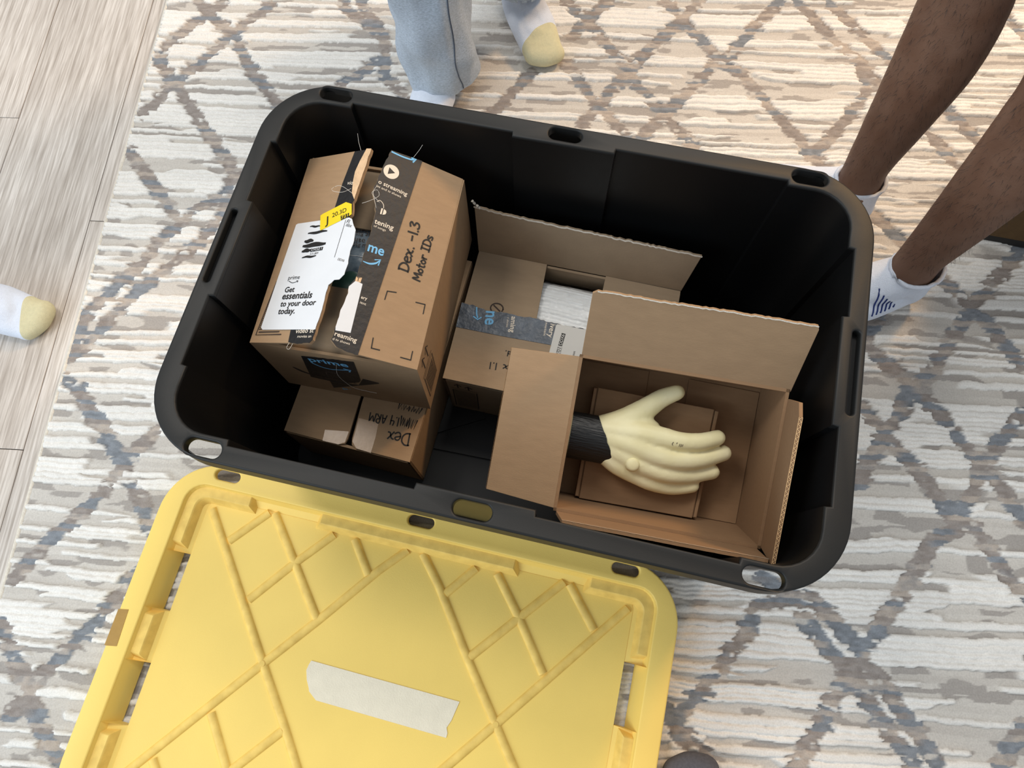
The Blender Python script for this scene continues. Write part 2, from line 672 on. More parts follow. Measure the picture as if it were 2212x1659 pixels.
def blob_mesh(chains, voxel=0.004, smooth=6, xform=None):
    """one continuous skin grown over chains of round limbs [(point, radius), ...]"""
    bm = bmesh.new()
    for ch in [dense(c) for c in chains]:
        for i, (q, r) in enumerate(ch):
            sx = tuple(r)
            bmesh.ops.create_icosphere(bm, subdivisions=2, radius=1.0, matrix=Matrix.Translation(Vector(q)) @ Matrix.Diagonal((*sx, 1)))
    me = bpy.data.meshes.new('blob')
    bm.to_mesh(me)
    bm.free()
    ob = bpy.data.objects.new('blob_tmp', me)
    COL.objects.link(ob)
    r = ob.modifiers.new('r', 'REMESH')
    r.mode = 'VOXEL'
    r.voxel_size = voxel
    s = ob.modifiers.new('s', 'SMOOTH')
    s.factor = 0.5
    s.iterations = smooth
    dg = bpy.context.evaluated_depsgraph_get()
    out = bpy.data.meshes.new_from_object(ob.evaluated_get(dg))
    bpy.data.objects.remove(ob)
    bpy.data.meshes.remove(me)
    if xform is not None:
        out.transform(xform)
    return out


def rrect(hx, hy, r, n=10, cx=0, cy=0):
    pts = []
    for (sx, sy, a0) in ((1, 1, 0), (-1, 1, 90), (-1, -1, 180), (1, -1, 270)):
        for k in range(n + 1):
            a = math.radians(a0 + 90 * k / n)
            pts.append((cx + sx * (hx - r) + r * math.cos(a), cy + sy * (hy - r) + r * math.sin(a)))
    return pts


def rect(x0, x1, y0, y1):
    return [(x0, y0), (x1, y0), (x1, y1), (x0, y1)]


def slot(cx, cy, l, w, n=6):
    return rrect(l / 2, w / 2, w / 2 * 0.98, n, cx, cy)


# ------------------------------------------------------------------ value noise for the rug
def vn(x, y, seed):
    xi = np.floor(x).astype(np.int64)
    yi = np.floor(y).astype(np.int64)
    xf = x - xi
    yf = y - yi
    xf = xf * xf * (3 - 2 * xf)
    yf = yf * yf * (3 - 2 * yf)

    def h(a, b):
        k = (a * 374761393 + b * 668265263 + seed * 974634777) & 0xFFFFFFFF
        k = ((k ^ (k >> 13)) * 1274126177) & 0xFFFFFFFF
        return ((k ^ (k >> 16)) & 0xFFFFFF) / float(0xFFFFFF)
    a = h(xi, yi)
    b = h(xi + 1, yi)
    c = h(xi, yi + 1)
    d = h(xi + 1, yi + 1)
    return (a * (1 - xf) + b * xf) * (1 - yf) + (c * (1 - xf) + d * xf) * yf


def sstep(a, b, x):
    t = np.clip((x - a) / (b - a), 0, 1)
    return t * t * (3 - 2 * t)

# ------------------------------------------------------------------ floor of greige planks
EU = Vector((0.986, 0.1654, 0)).normalized()
EV = Vector((-0.1654, 0.986, 0)).normalized()
ROT = math.atan2(EU.y, EU.x)
floor = mk('floor', [(-2.2, -2.2, -0.04), (2.2, -2.2, -0.04), (2.2, 2.2, -0.04), (-2.2, 2.2, -0.04),
                     (-2.2, -2.2, -0.0135), (2.2, -2.2, -0.0135), (2.2, 2.2, -0.0135), (-2.2, 2.2, -0.0135)],
           [(0, 1, 2, 3), (4, 5, 6, 7), (0, 1, 5, 4), (1, 2, 6, 5), (2, 3, 7, 6), (3, 0, 4, 7)], M['subfloor'])
floor['kind'] = 'structure'
PLANKS = [(-0.826, -0.725, [-1.5, 0.303, 1.5]), (-1.027, -0.826, [-1.5, -0.132, 1.5]), (-1.228, -1.027, [-1.5, 0.525, 1.5]),
          (-1.429, -1.228, [-1.5, -0.4, 1.5]), (-1.63, -1.429, [-1.5, 0.2, 1.5])]
for u0, u1, vs in PLANKS:
    for v0, v1 in zip(vs[:-1], vs[1:]):
        g = 0.0007
        hx, hy = (u1 - u0) / 2 - g, (v1 - v0) / 2 - g
        me = curve_mesh([rect(-hx, hx, -hy, hy)], 0.006, 0.0008, 1)
        bm = bmesh.new()
        bm.from_mesh(me)
        bmesh.ops.remove_doubles(bm, verts=bm.verts, dist=1e-6)
        bmesh.ops.recalc_face_normals(bm, faces=bm.faces)
        bm.to_mesh(me)
        bm.free()
        o = bpy.data.objects.new('plank', me)
        COL.objects.link(o)
        me.materials.append(M['wood'])
        c = EU * ((u0 + u1) / 2) + EV * ((v0 + v1) / 2)
        o.location = (c.x, c.y, -0.011)
        o.rotation_euler = (0, 0, ROT)
        o.parent = floor

# ------------------------------------------------------------------ rug: woven relief, pale raised ridges and flat trellis bands
RUG=[[(0.033, 0.85), (0.082, 0.797), (0.15, 0.7), (0.167, 0.68)],
[(0.119, 0.852), (0.082, 0.802), (0.048, 0.758)],
[(0.236, 0.856), (0.27, 0.809), (0.329, 0.727), (0.344, 0.709), (0.38, 0.683), (0.428, 0.607), (0.492, 0.519), (0.528, 0.461), (0.601, 0.379), (0.649, 0.318), (0.696, 0.264), (0.748, 0.202), (0.769, 0.179), (0.815, 0.101)],
[(0.304, 0.859), (0.27, 0.815), (0.253, 0.793), (0.186, 0.712), (0.167, 0.68), (0.123, 0.619), (0.103, 0.589), (0.077, 0.549)],
[(0.466, 0.864), (0.362, 0.729), (0.324, 0.697), (0.246, 0.595), (0.23, 0.58), (0.191, 0.529)],
[(0.167, 0.663), (0.207, 0.613), (0.23, 0.58), (0.288, 0.507)],
[(0.039, 0.696), (0.103, 0.598), (0.16, 0.529)],
[(0.499, 0.865), (0.555, 0.783), (0.609, 0.718), (0.62, 0.663), (0.591, 0.604), (0.523, 0.521), (0.494, 0.501)],
[(0.609, 0.718), (0.7, 0.58), (0.769, 0.489)],
[(0.565, 0.862), (0.626, 0.775), (0.658, 0.734), (0.746, 0.635), (0.808, 0.541)],
[(-0.025, 0.668), (-0.099, 0.566)],
[(0.894, 0.854), (0.929, 0.796)],
[(0.851, 0.32), (0.838, 0.303), (0.748, 0.202), (0.72, 0.161), (0.667, 0.084), (0.633, 0.05), (0.611, 0.015), (0.586, -0.023), (0.569, -0.049), (0.53, -0.11)],
[(0.569, 0.141), (0.565, 0.123), (0.624, 0.067), (0.637, 0.039), (0.666, 0.018), (0.722, -0.067), (0.742, -0.093), (0.765, -0.136), (0.774, -0.155)],
[(0.547, 0.017), (0.579, -0.026), (0.593, -0.048), (0.634, -0.097), (0.661, -0.144), (0.675, -0.158)],
[(0.802, 0.02), (0.727, -0.072), (0.699, -0.127), (0.675, -0.158)],
[(0.569, 0.141), (0.592, 0.179)],
[(0.673, -0.171), (0.636, -0.193), (0.582, -0.27), (0.523, -0.349), (0.507, -0.373), (0.485, -0.403), (0.461, -0.436), (0.414, -0.51), (0.403, -0.518)],
[(0.676, -0.151), (0.673, -0.175)],
[(0.685, -0.161), (0.701, -0.171), (0.726, -0.218), (0.756, -0.264)],
[(0.431, -0.318), (0.462, -0.362), (0.487, -0.379), (0.506, -0.38)],
[(0.421, -0.289), (0.448, -0.29), (0.475, -0.319), (0.508, -0.359), (0.518, -0.379)],
[(0.497, -0.397), (0.524, -0.438), (0.543, -0.471), (0.572, -0.507)],
[(0.521, -0.379), (0.529, -0.387), (0.559, -0.432), (0.583, -0.469), (0.602, -0.501)],
[(0.445, -0.294), (0.401, -0.297), (0.368, -0.303), (0.342, -0.349), (0.301, -0.397), (0.274, -0.437), (0.24, -0.47), (0.247, -0.483), (0.276, -0.51)],
[(0.373, -0.259), (0.408, -0.293)],
[(0.726, -0.447), (0.688, -0.498)],
[(0.24, -0.47), (0.228, -0.454)],
[(-0.728, 0.824), (-0.692, 0.789), (-0.637, 0.74), (-0.574, 0.641), (-0.524, 0.583), (-0.467, 0.513)],
[(-0.671, 0.826), (-0.699, 0.789), (-0.766, 0.709), (-0.769, 0.675)],
[(-0.572, 0.82), (-0.618, 0.765), (-0.645, 0.726), (-0.69, 0.662), (-0.728, 0.615), (-0.775, 0.541)],
[(-0.782, 0.674), (-0.733, 0.619), (-0.672, 0.541), (-0.568, 0.413), (-0.576, 0.372), (-0.641, 0.316), (-0.675, 0.275), (-0.696, 0.229), (-0.78, 0.109), (-0.78, 0.032)],
[(-0.781, 0.452), (-0.654, 0.307)],
[(-0.568, 0.413), (-0.577, 0.325), (-0.603, 0.267), (-0.677, 0.187), (-0.745, 0.092), (-0.775, 0.034)],
[(-0.42, 0.826), (-0.326, 0.738), (-0.321, 0.696), (-0.35, 0.665), (-0.398, 0.628)],
[(-0.386, 0.83), (-0.327, 0.746)],
[(-0.321, 0.696), (-0.31, 0.643), (-0.267, 0.605)],
[(-0.781, -0.008), (-0.752, -0.03), (-0.652, -0.143), (-0.641, -0.165), (-0.605, -0.206), (-0.583, -0.246)],
[(-0.607, -0.084), (-0.645, -0.148), (-0.656, -0.171), (-0.693, -0.226), (-0.729, -0.26), (-0.779, -0.336)],
[(-0.585, -0.313), (-0.634, -0.395), (-0.698, -0.476), (-0.71, -0.501), (-0.726, -0.522)],
[(-0.776, -0.404), (-0.723, -0.475), (-0.704, -0.501), (-0.656, -0.566), (-0.634, -0.577)],
]


def build_rug():
    du, dv = 0.0034, 0.0015
    U0, U1, V0, V1 = -0.789, 1.12, -0.80, 1.10
    u = np.arange(U0, U1, du)
    v = np.arange(V0, V1, dv)
    uu, vv = np.meshgrid(u, v, indexing='ij')
    # weft rows, wandering and of uneven thickness
    wv = vv + 0.0050 * (vn(uu * 8, vv * 9, 3) - 0.5) + 0.0032 * (vn(uu * 40, vv * 45, 4) - 0.5) + 0.0022 * (vn(uu * 120, vv * 130, 5) - 0.5)
    ph = wv * 116 + 3.0 * vn(uu * 0.8, wv * 13, 6) + 1.1 * vn(uu * 3.0, wv * 40, 7)
    row = np.floor(ph)
    fr = ph - row
    s = 0.60 * vn(uu * 2.2, row, 11) + 0.22 * vn(uu * 9.0, row, 12) + 0.18 * vn(uu * 2.2 + 5, wv * 50, 13)
    s += 0.12 * (vn(uu * 2.6, vv * 5.5, 14) - 0.5)
    white = sstep(0.482, 0.496, s)
    prof = np.clip(4 * fr * (1 - fr), 0, 1) ** 0.6
    ridge = prof * (0.55 + 0.65 * vn(uu * 6, row + 0.0, 15) + 0.35 * (vn(uu * 60, wv * 90, 17) - 0.5))
    loops = vn(uu * 190, vv * 320, 16)
    # trellis bands
    dist = np.full(uu.shape, 1.0)
    for l in RUG:
        for (a, b), (c, d) in zip(l[:-1], l[1:]):
            i0 = max(0, int((min(a, c) - 0.05 - U0) / du))
            i1 = int((max(a, c) + 0.05 - U0) / du)
            j0 = max(0, int((min(b, d) - 0.05 - V0) / dv))
            j1 = int((max(b, d) + 0.05 - V0) / dv)
            su, sv = uu[i0:i1, j0:j1], vv[i0:i1, j0:j1]
            if su.size == 0:
                continue
            ll = max((c - a) ** 2 + (d - b) ** 2, 1e-9)
            t = np.clip(((su - a) * (c - a) + (sv - b) * (d - b)) / ll, 0, 1)
            dd = np.hypot(su - a - t * (c - a), sv - b - t * (d - b))
            dist[i0:i1, j0:j1] = np.minimum(dist[i0:i1, j0:j1], dd)
    dist = dist + 0.010 * (vn(uu * 30, row, 21) - 0.5) + 0.008 * (vn(uu * 110, wv * 210, 22) - 0.5)
    band = 1 - sstep(0.0118, 0.0132, dist)
    rim = np.exp(-((dist - 0.0145) / 0.0022) ** 2)
    # flakes of white left inside the bands
    flake = sstep(0.76, 0.82, 0.6 * vn(uu * 30, row, 23) + 0.4 * vn(uu * 90, wv * 160, 24)) * band
    band = band * (1 - 0.85 * flake)

    # colours of the yarns
    def c3(r, g, b):
        return np.array(L3(r, g, b))
    wh = c3(244, 241, 235)
    fl1, fl2, fl3 = c3(200, 194, 186), c3(172, 166, 160), c3(214, 209, 201)
    pt = vn(uu * 5, row, 31)
    patch = sstep(0.585, 0.605, 0.55 * vn(uu * 14, row, 32) + 0.45 * vn(uu * 26, wv * 60, 33))
    flat = fl1 + (fl3 - fl1) * pt[..., None]
    flat = flat + (fl2 - flat) * patch[..., None]
    white_c = wh * (0.90 + 0.12 * vn(uu * 8, row, 34) + 0.06 * (loops - 0.5))[..., None]
    col = flat + (white_c - flat) * white[..., None]
    t1, t2, t3, t4 = c3(144, 135, 129), c3(136, 141, 147), c3(194, 182, 170), c3(166, 158, 152)
    q = vn(uu * 5.5, row, 41)
    q2 = vn(uu * 120, wv * 240, 42)
    bc = t1 + (t4 - t1) * q2[..., None]
    blue = sstep(0.50, 0.56, q + 0.10 * (0.15 - vv))
    bc = bc + (t2 * (0.82 + 0.40 * q2)[..., None] - bc) * blue[..., None]
    tan = sstep(0.68, 0.74, vn(uu * 7, row, 43))
    bc = bc + (t3 - bc) * (tan * (0.45 + 0.55 * q2))[..., None]
    col = col + (bc - col) * band[..., None]
    h = 0.0014 + 0.0005 * loops + white * (0.0008 + 0.0052 * ridge + 0.0009 * loops)
    hb = 0.0006 + 0.0018 * q2 + 0.0010 * prof
    h = h * (1 - band) + hb * band - 0.0006 * rim
    h = np.minimum(h, 0.0070 + 0.0004 * loops)
    X = uu * EU.x + vv * EV.x
    Y = uu * EU.y + vv * EV.y
    Z = h - 0.0046
    nu, nv = uu.shape
    co = np.stack([X, Y, Z], -1).reshape(-1, 3).astype(np.float32)
    idx = np.arange(nu * nv).reshape(nu, nv)
    quads = np.stack([idx[:-1, :-1], idx[1:, :-1], idx[1:, 1:], idx[:-1, 1:]], -1).reshape(-1, 4)
    # skirt down to the floor along the outline
    loop = np.concatenate([idx[:, 0], idx[-1, 1:], idx[-2::-1, -1], idx[0, -2:0:-1]])
    sk = co[loop].copy()
    sk[:, 2] = -0.0130
    co = np.concatenate([co, sk])
    base = nu * nv
    k = np.arange(len(loop))
    kn = (k + 1) % len(loop)
    qs = np.stack([loop[kn], loop[k], base + k, base + kn], -1)
    quads = np.concatenate([quads, qs]).astype(np.int32)
    colv = np.concatenate([col.reshape(-1, 3), np.tile(fl2 * 0.9, (len(loop), 1))])
    me = bpy.data.meshes.new('rug')
    me.vertices.add(len(co))
    me.vertices.foreach_set('co', co.ravel())
    me.loops.add(quads.size)
    me.loops.foreach_set('vertex_index', quads.ravel())
    me.polygons.add(len(quads))
    me.polygons.foreach_set('loop_start', np.arange(0, quads.size, 4, dtype=np.int32))
    me.polygons.foreach_set('loop_total', np.full(len(quads), 4, dtype=np.int32))
    me.polygons.foreach_set('use_smooth', np.ones(len(quads), dtype=bool))
    ca = me.color_attributes.new('yarn', 'FLOAT_COLOR', 'POINT')
    ca.data.foreach_set('color', np.concatenate([colv, np.ones((len(colv), 1))], 1).astype(np.float32).ravel())
    me.update()
    me.validate()
    o = finish('rug', me, M['rug'])
    tag(o, 'cream and taupe woven area rug with raised ridges and a trellis of diamonds', 'rug')
    a = EU * -0.7915 + EV * V0
    b = EU * -0.7915 + EV * V1
    pts = [(a.lerp(b, k / 60)).to_tuple() for k in range(61)]
    tube('edge_binding', [(q[0], q[1], -0.0062) for q in pts], 0.0045, M['paper_rag'], o, 8)


build_rug()

# ------------------------------------------------------------------ storage tote
HT = 0.363


def tote_outline(jog=True):
    """inner outline of the mouth, with the stepped panels of the walls"""
    ya, yb, xa, xb, r = 0.227, 0.234, 0.359, 0.366, 0.045
    q = [(xa, 0.0)]
    half = []
    # right side upper half, corner, top right half
    half += [(xa, 0.066), (xb, 0.067), (xb, 0.155), (xa, 0.156)]
    for k in range(9):
        a = math.radians(90 * k / 8)
        half.append((xa - r + r * math.cos(a), ya - r + r * math.sin(a)))
    half += [(0.281, ya), (0.280, yb), (0.067, yb), (0.066, ya)]
    out = list(half)
    out += [(-x, y) for x, y in reversed(half)]
    out += [(-x, -y) for x, y in half]
    out += [(x, -y) for x, y in reversed(half)]
    return out


tote = thing('storage_tote', 'large open black plastic storage tote holding cardboard boxes', 'storage tote', (0, 0, 0))
TO = tote_outline()
slots = [slot(sx * 0.306, sy * 0.2425, 0.043, 0.0185) for sx in (-1, 0, 1) for sy in (-1, 1)]
slots += [rrect(0.0042, 0.051, 0.004, 4, s * 0.3765, 0) for s in (-1, 1)]
ORIM = rrect(0.388, 0.256, 0.088, 14)
for sx in (-1, 1):
    plate('handle_recess', FLOOR, rrect(0.008, 0.056, 0.004, 3, sx * 0.3765, 0), 0.002, M['black_wall'], tote, top=HT - 0.011)
plate('rim', FLOOR, ORIM, 0.012, M['black_plastic'], tote, holes=[TO] + slots, bevel=0.0025, top=HT, smooth=True)
ring0 = rrect(0.388, 0.256, 0.088, 14)
ring1 = rrect(0.385, 0.253, 0.086, 14)
loft('rim_skirt', [[(x, y, HT - 0.004) for x, y in ring0], [(x * 1.003, y * 1.004, HT - 0.030) for x, y in ring0],
                   [(x, y, HT - 0.030) for x, y in ring1], [(x, y, HT - 0.008) for x, y in ring1]], M['black_plastic'], tote)


def tote_ring(z, grow=0.0):
    t = (HT - z) / HT
    out = []
    for x, y in TO:
        fx = 1 - t * (1 - 0.343 / 0.359)
        fy = 1 - t * (1 - 0.2105 / 0.227)
        X, Y = x * fx, y * fy
        L = math.hypot(X, Y)
        out.append((X + grow * X / L, Y + grow * Y / L, z))
    return out


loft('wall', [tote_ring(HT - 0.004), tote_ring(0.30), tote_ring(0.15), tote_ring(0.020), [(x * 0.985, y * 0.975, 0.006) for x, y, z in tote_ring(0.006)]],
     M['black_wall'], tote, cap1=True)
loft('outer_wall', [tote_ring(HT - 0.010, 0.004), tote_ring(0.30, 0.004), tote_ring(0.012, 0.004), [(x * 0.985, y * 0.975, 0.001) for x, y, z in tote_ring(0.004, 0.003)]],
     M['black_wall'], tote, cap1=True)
# moulded ribs on the floor of the tote
for a, b in (((-0.135, -0.086), (-0.06, -0.043)), ((-0.125, -0.108), (0.06, -0.104)), ((0.02, -0.043), (0.06, -0.104)), ((-0.30, -0.108), (-0.2, -0.108))):
    A, B = Vector((*a, 0.006)), Vector((*b, 0.006))
    d = (B - A).normalized()
    s = Vector((-d.y, d.x, 0)) * 0.009
    slab('floor_rib', [A - s, B - s, B + s, A + s], 0.004, M['black_wall'], tote, (0, 0, 1))

# ------------------------------------------------------------------ yellow lid lying on the rug
LC = Vector((-0.108, -0.484, 0))
LF = Fr(LC, (1, 0, 0), (0, 1, 0))
lid = thing('tote_lid', 'yellow plastic tote lid with crossed ribs lying on the rug below the black tote', 'lid', LC)
ZF, ZB, ZP = 0.0400, 0.0325, 0.0180
LH, LW = 0.400, 0.262
inner = rrect(0.3665, 0.2275, 0.030, 6)
midr = rrect(0.3610, 0.2225, 0.026, 6)
lslots = [slot(sx * 0.313, sy * 0.2475, 0.041, 0.0165) for sx in (-1, 0, 1) for sy in (-1, 1)]
plate('flange', LF, rrect(LH, LW, 0.085, 14), 0.010, M['yellow'], lid, holes=[inner] + lslots, bevel=0.0028, top=ZF, smooth=True, res=3)
r0 = rrect(LH, LW, 0.085, 14)
loft('skirt', [[(LC.x + x * 0.9985, LC.y + y * 0.998, ZF - 0.003) for x, y in r0], [(LC.x + x * 1.004, LC.y + y * 1.006, ZF - 0.026) for x, y in r0],
               [(LC.x + x * 0.995, LC.y + y * 0.992, ZF - 0.026) for x, y in r0], [(LC.x + x * 0.99, LC.y + y * 0.985, ZF - 0.006) for x, y in r0]], M['yellow'], lid)
# sunk panel with sloping border; the border is open at the latch pockets
pan = rrect(0.3360, 0.2120, 0.020, 6)
plate('panel', LF, pan, 0.003, M['yellow'], lid, top=ZP)
# straight borders: long sides complete, short sides only between the pockets
segs = []
for s in (-1, 1):
    segs.append(([(-0.3365, s * 0.2275), (0.3365, s * 0.2275)], [(-0.335, s * 0.2225), (0.335, s * 0.2225)], [(-0.316, s * 0.212), (0.316, s * 0.212)]))
    for a, b in ((0.1975, 0.122), (0.037, -0.037), (-0.122, -0.1975)):
        segs.append(([(s * 0.3665, a), (s * 0.3665, b)], [(s * 0.3610, a), (s * 0.3610, b)], [(s * 0.336, a), (s * 0.336, b)]))
for ci in range(4):
    for k in range(6):
        i = ci * 7 + k
        segs.append((inner[i:i + 2], midr[i:i + 2], pan[i:i + 2]))
V, F = [], []
for A, B, C in segs:
    b0 = len(V)
    for pr, z in ((A, ZF - 0.002), (B, 0.0245), (C, ZP - 0.0006)):
        V += [LF.p(*pr[0], z), LF.p(*pr[1], z)]
    F += [(b0, b0 + 1, b0 + 3, b0 + 2), (b0 + 2, b0 + 3, b0 + 5, b0 + 4)]
mk('panel_border', V, F, M['yellow'], lid)
# end walls of the pockets
for s in (-1, 1):
    for t in (-1, 1):
        for yy in (0.122, 0.037):
            y = t * yy
            mk('pocket_wall', [LF.p(s * 0.3665, y, ZF - 0.003), LF.p(s * 0.336, y, ZP), LF.p(s * 0.336, y, 0.006), LF.p(s * 0.3665, y, 0.006)], [(0, 1, 2, 3)], M['yellow'], lid)
        mk('pocket_wall', [LF.p(s * 0.3665, t * 0.122, ZF - 0.003), LF.p(s * 0.3665, t * 0.037, ZF - 0.003), LF.p(s * 0.353, t * 0.037, 0.004), LF.p(s * 0.353, t * 0.122, 0.004)], [(0, 1, 2, 3)], M['yellow'], lid)
# ledges standing in the border: bars on the long sides, blocks on the short sides, angles in the corners


def ledge(pts, z=ZB):
    """low block with sloping sides and softened upper edges"""
    if area2(pts) < 0:
        pts = pts[::-1]
    rings = [[LF.p(x, y, zz) for x, y in offset_loop(pts, d)] for d, zz in ((-0.0085, ZP - 0.001), (-0.0015, z - 0.0026), (-0.0003, z - 0.0008), (0.0012, z))]
    n = len(pts)
    V = [q for r in rings for q in r]
    F = []
    for k in range(3):
        for i in range(n):
            j = (i + 1) % n
            F.append((k * n + i, k * n + j, (k + 1) * n + j, (k + 1) * n + i))
    fv, ff = fill([offset_loop(pts, 0.0012)])
    b0 = len(V)
    V += [LF.p(x, y, z) for x, y in fv]
    F += [tuple(b0 + i for i in t) for t in ff]
    o = mk('ledge', V, F, M['yellow_scuff'], lid)
    sm_angle(o, 0.5)
    return o


def angle_pts(sx, sy):
    xo, yo, xi, yi, xe, ye, r = 0.3655, 0.2265, 0.3500, 0.2105, 0.267, 0.136, 0.030
    o_, i_ = [], []
    for k in range(7):
        a = math.radians(90 * k / 6)
        o_.append((xo - r + r * math.cos(a), yo - r + r * math.sin(a)))
        i_.append((xi - r * 0.6 + r * 0.6 * math.cos(a), yi - r * 0.6 + r * 0.6 * math.sin(a)))
    pts = [(xo, ye)] + o_ + [(xe, yo), (xe, yi)] + list(reversed(i_)) + [(xi, ye)]
    pts = [(sx * x, sy * y) for x, y in pts]
    return pts if sx * sy > 0 else pts[::-1]


for sx in (-1, 1):
    for sy in (-1, 1):
        ledge(angle_pts(sx, sy))
    ledge(rect(*sorted((sx * 0.3660, sx * 0.3500)), -0.028, 0.028))
for sy in (-1, 1):
    ledge(rect(-0.152, 0.152, *sorted((sy * 0.2275, sy * 0.2105))))
# ribs, each a half-round cord on the panel
RW_ = 0.0066
NX = 0.1745
quarter = [
    [(-NX, 0.0), (-0.328, 0.195)], [(-NX, 0.0), (-0.114, 0.0755), (-0.047, 0.164), (-0.012, 0.203)],
    [(-0.285, 0.1545), (-0.238, 0.2095)], [(-0.229, 0.2105), (-0.117, 0.077)],
    [(-0.2255, 0.0795), (-0.176, 0.1445), (-0.129, 0.2)], [(-0.096, 0.2005), (-0.060, 0.154)],
]


def rib(pts, sy=1, sx=1):
    P = [Vector((sx * x, sy * y, 0)) for x, y in pts]
    V, F = [], []
    K = 6
    for i, q in enumerate(P):
        d = (P[min(i + 1, len(P) - 1)] - P[max(i - 1, 0)]).normalized()
        s = Vector((-d.y, d.x, 0))
        for k in range(K + 1):
            a = math.pi * k / K
            w = q + s * (RW_ * math.cos(a))
            V.append(LF.p(w.x, w.y, ZP - 0.0003 + 0.0045 * math.sin(a)))
    for i in range(len(P) - 1):
        for k in range(K):
            a = i * (K + 1) + k
            F.append((a, a + 1, a + K + 2, a + K + 1))
    F.append(tuple(range(K + 1)))
    F.append(tuple((len(P) - 1) * (K + 1) + k for k in range(K, -1, -1)))
    o = mk('rib', V, F, M['yellow_scuff'], lid)
    sm_angle(o, 0.7)


for sy in (1, -1):
    for sx in (1, -1):
        for qd in quarter:
            rib(qd, sy, sx)
for sx in (-1, 1):
    cyl = [LF.p(sx * NX + 0.0042 * math.cos(a), 0.0042 * math.sin(a), z) for z in (ZP + 0.003, ZP + 0.0047) for a in [2 * math.pi * k / 14 for k in range(14)]]
    loft('moulding_point', [cyl[:14], cyl[14:]], M['yellow_scuff'], lid, cap1=True)
tp = [(-0.1066, 0.0200), (-0.1085, 0.0140), (-0.1096, 0.0060), (-0.1050, -0.006), (-0.0992, -0.0150), (-0.0968, -0.0200), (-0.0833, -0.0291), (0.1110, -0.0329), (0.1113, -0.0270), (0.1083, -0.0202), (0.1125, -0.0100), (0.1148, 0.0015), (0.1178, 0.0164)]
plate('masking_tape', LF, tp, 0.0004, M['masking'], lid, top=ZP + 0.0008)['label'] = 'torn strip of cream masking tape'
# the tape bridges over nothing: it lies on the flat between the ribs
plate('clear_tape', LF, [(-0.401, 0.025), (-0.386, 0.0275), (-0.383, -0.0235), (-0.401, -0.0265)], 0.0006, M['clear_tape'], lid, top=ZF + 0.0006)['label'] = 'scrap of brownish clear tape'
# ------------------------------------------------------------------ cardboard boxes in the tote
KT = 0.004


def box_shell(root, b, t, wall_mat, names=('wall', 'wall', 'wall', 'wall')):
    """four upright walls and a base from corner points NL NR BR BL below and above"""
    cen = sum((Vector(q) for q in b + t), Vector()) / 8
    for i in range(4):
        j = (i + 1) % 4
        quad = [b[i], b[j], t[j], t[i]]
        mid = sum((Vector(q) for q in quad), Vector()) / 4
        slab(names[i], quad, KT, wall_mat, root, cen - mid)
    slab('base', b, KT, wall_mat, root, cen - sum((Vector(q) for q in b), Vector()) / 4)


def jag(pts, amp, n, seed):
    """roughen a polyline into a torn edge"""
    rnd = random.Random(seed)
    out = []
    for (a, b) in zip(pts[:-1], pts[1:]):
        d = Vector((b[0] - a[0], b[1] - a[1]))
        L = d.length
        s = Vector((-d.y, d.x)) / max(L, 1e-9)
        k = max(1, int(L / n))
        for i in range(k):
            o = (rnd.random() - 0.5) * 2 * amp if i else 0
            out.append((a[0] + d.x * i / k + s.x * o, a[1] + d.y * i / k + s.y * o))
    out.append(tuple(pts[-1]))
    return out


# ---- box A: taped box with torn-open flaps
B1 = thing('cardboard_box', 'upper left torn-open cardboard box with black tape and white label, stacked on another box', 'box', (-0.23, 0.05, 0.14), 'cardboard boxes in the tote')
b1b = [(-0.333, -0.095, 0.1405), (-0.119, -0.088, 0.1405), (-0.128, 0.192, 0.1405), (-0.341, 0.184, 0.1405)]
b1t = [(-0.3314, -0.0939, 0.297), (-0.1154, -0.0831, 0.297), (-0.126, 0.1936, 0.297), (-0.3393, 0.1846, 0.297)]
box_shell(B1, b1b, b1t, M['kraft'])
PR = Fr((-0.1154, -0.0831, 0.297), (0.9149, 0.0456, -0.4011), (-0.048, 0.9988, 0.0042))
PL = Fr((-0.3314, -0.0939, 0.297), (0.911, 0.0452, 0.41), (-0.046, 0.9989, -0.0079))
PF = Fr((-0.3314, -0.0939, 0.297), (0.9987, 0.05, 0.0), (-0.0003, 0.0063, 1.0))
PS = Fr((-0.1154, -0.0831, 0.297), (-0.0383, 0.9993, 0.0), (0.024, 0.0009, 0.9997))
R_torn = [(-0.0998, 0.2787), (-0.1043, 0.2538), (-0.1064, 0.2296), (-0.1086, 0.219), (-0.1069, 0.2073), (-0.1009, 0.1974), (-0.0982, 0.1863), (-0.0981, 0.1715), (-0.0974, 0.1518), (-0.0985, 0.1395), (-0.098, 0.1188), (-0.0989, 0.0992), (-0.1003, 0.091), (-0.1051, 0.0776), (-0.1039, 0.0689), (-0.1051, 0.0572), (-0.107, 0.0409), (-0.1075, 0.0231), (-0.1083, 0.0057)]
R_front = [(-0.1006, -0.0005), (-0.086, -0.0024), (-0.0758, -0.0025)]
L_torn = [(0.1079, 0.2761), (0.1074, 0.2559), (0.1062, 0.2332), (0.105, 0.2109), (0.1045, 0.1985), (0.1028, 0.1945), (0.1086, 0.1719), (0.1221, 0.1512), (0.1245, 0.1354), (0.1231, 0.1213), (0.1257, 0.1036), (0.1247, 0.0886), (0.119, 0.082), (0.1111, 0.0819), (0.1041, 0.0754), (0.1041, 0.06), (0.1054, 0.0373), (0.1041, 0.0185), (0.1043, 0.0024)]
Rj = jag(R_torn, 0.0007, 0.004, 1)
Lj = jag(L_torn, 0.0006, 0.004, 2)
fR = plate('flap', PR, [(0.0, 0.0), (0.001, 0.2775), (-0.0584, 0.2800)] + Rj + R_front, KT, M['kraft'], B1)
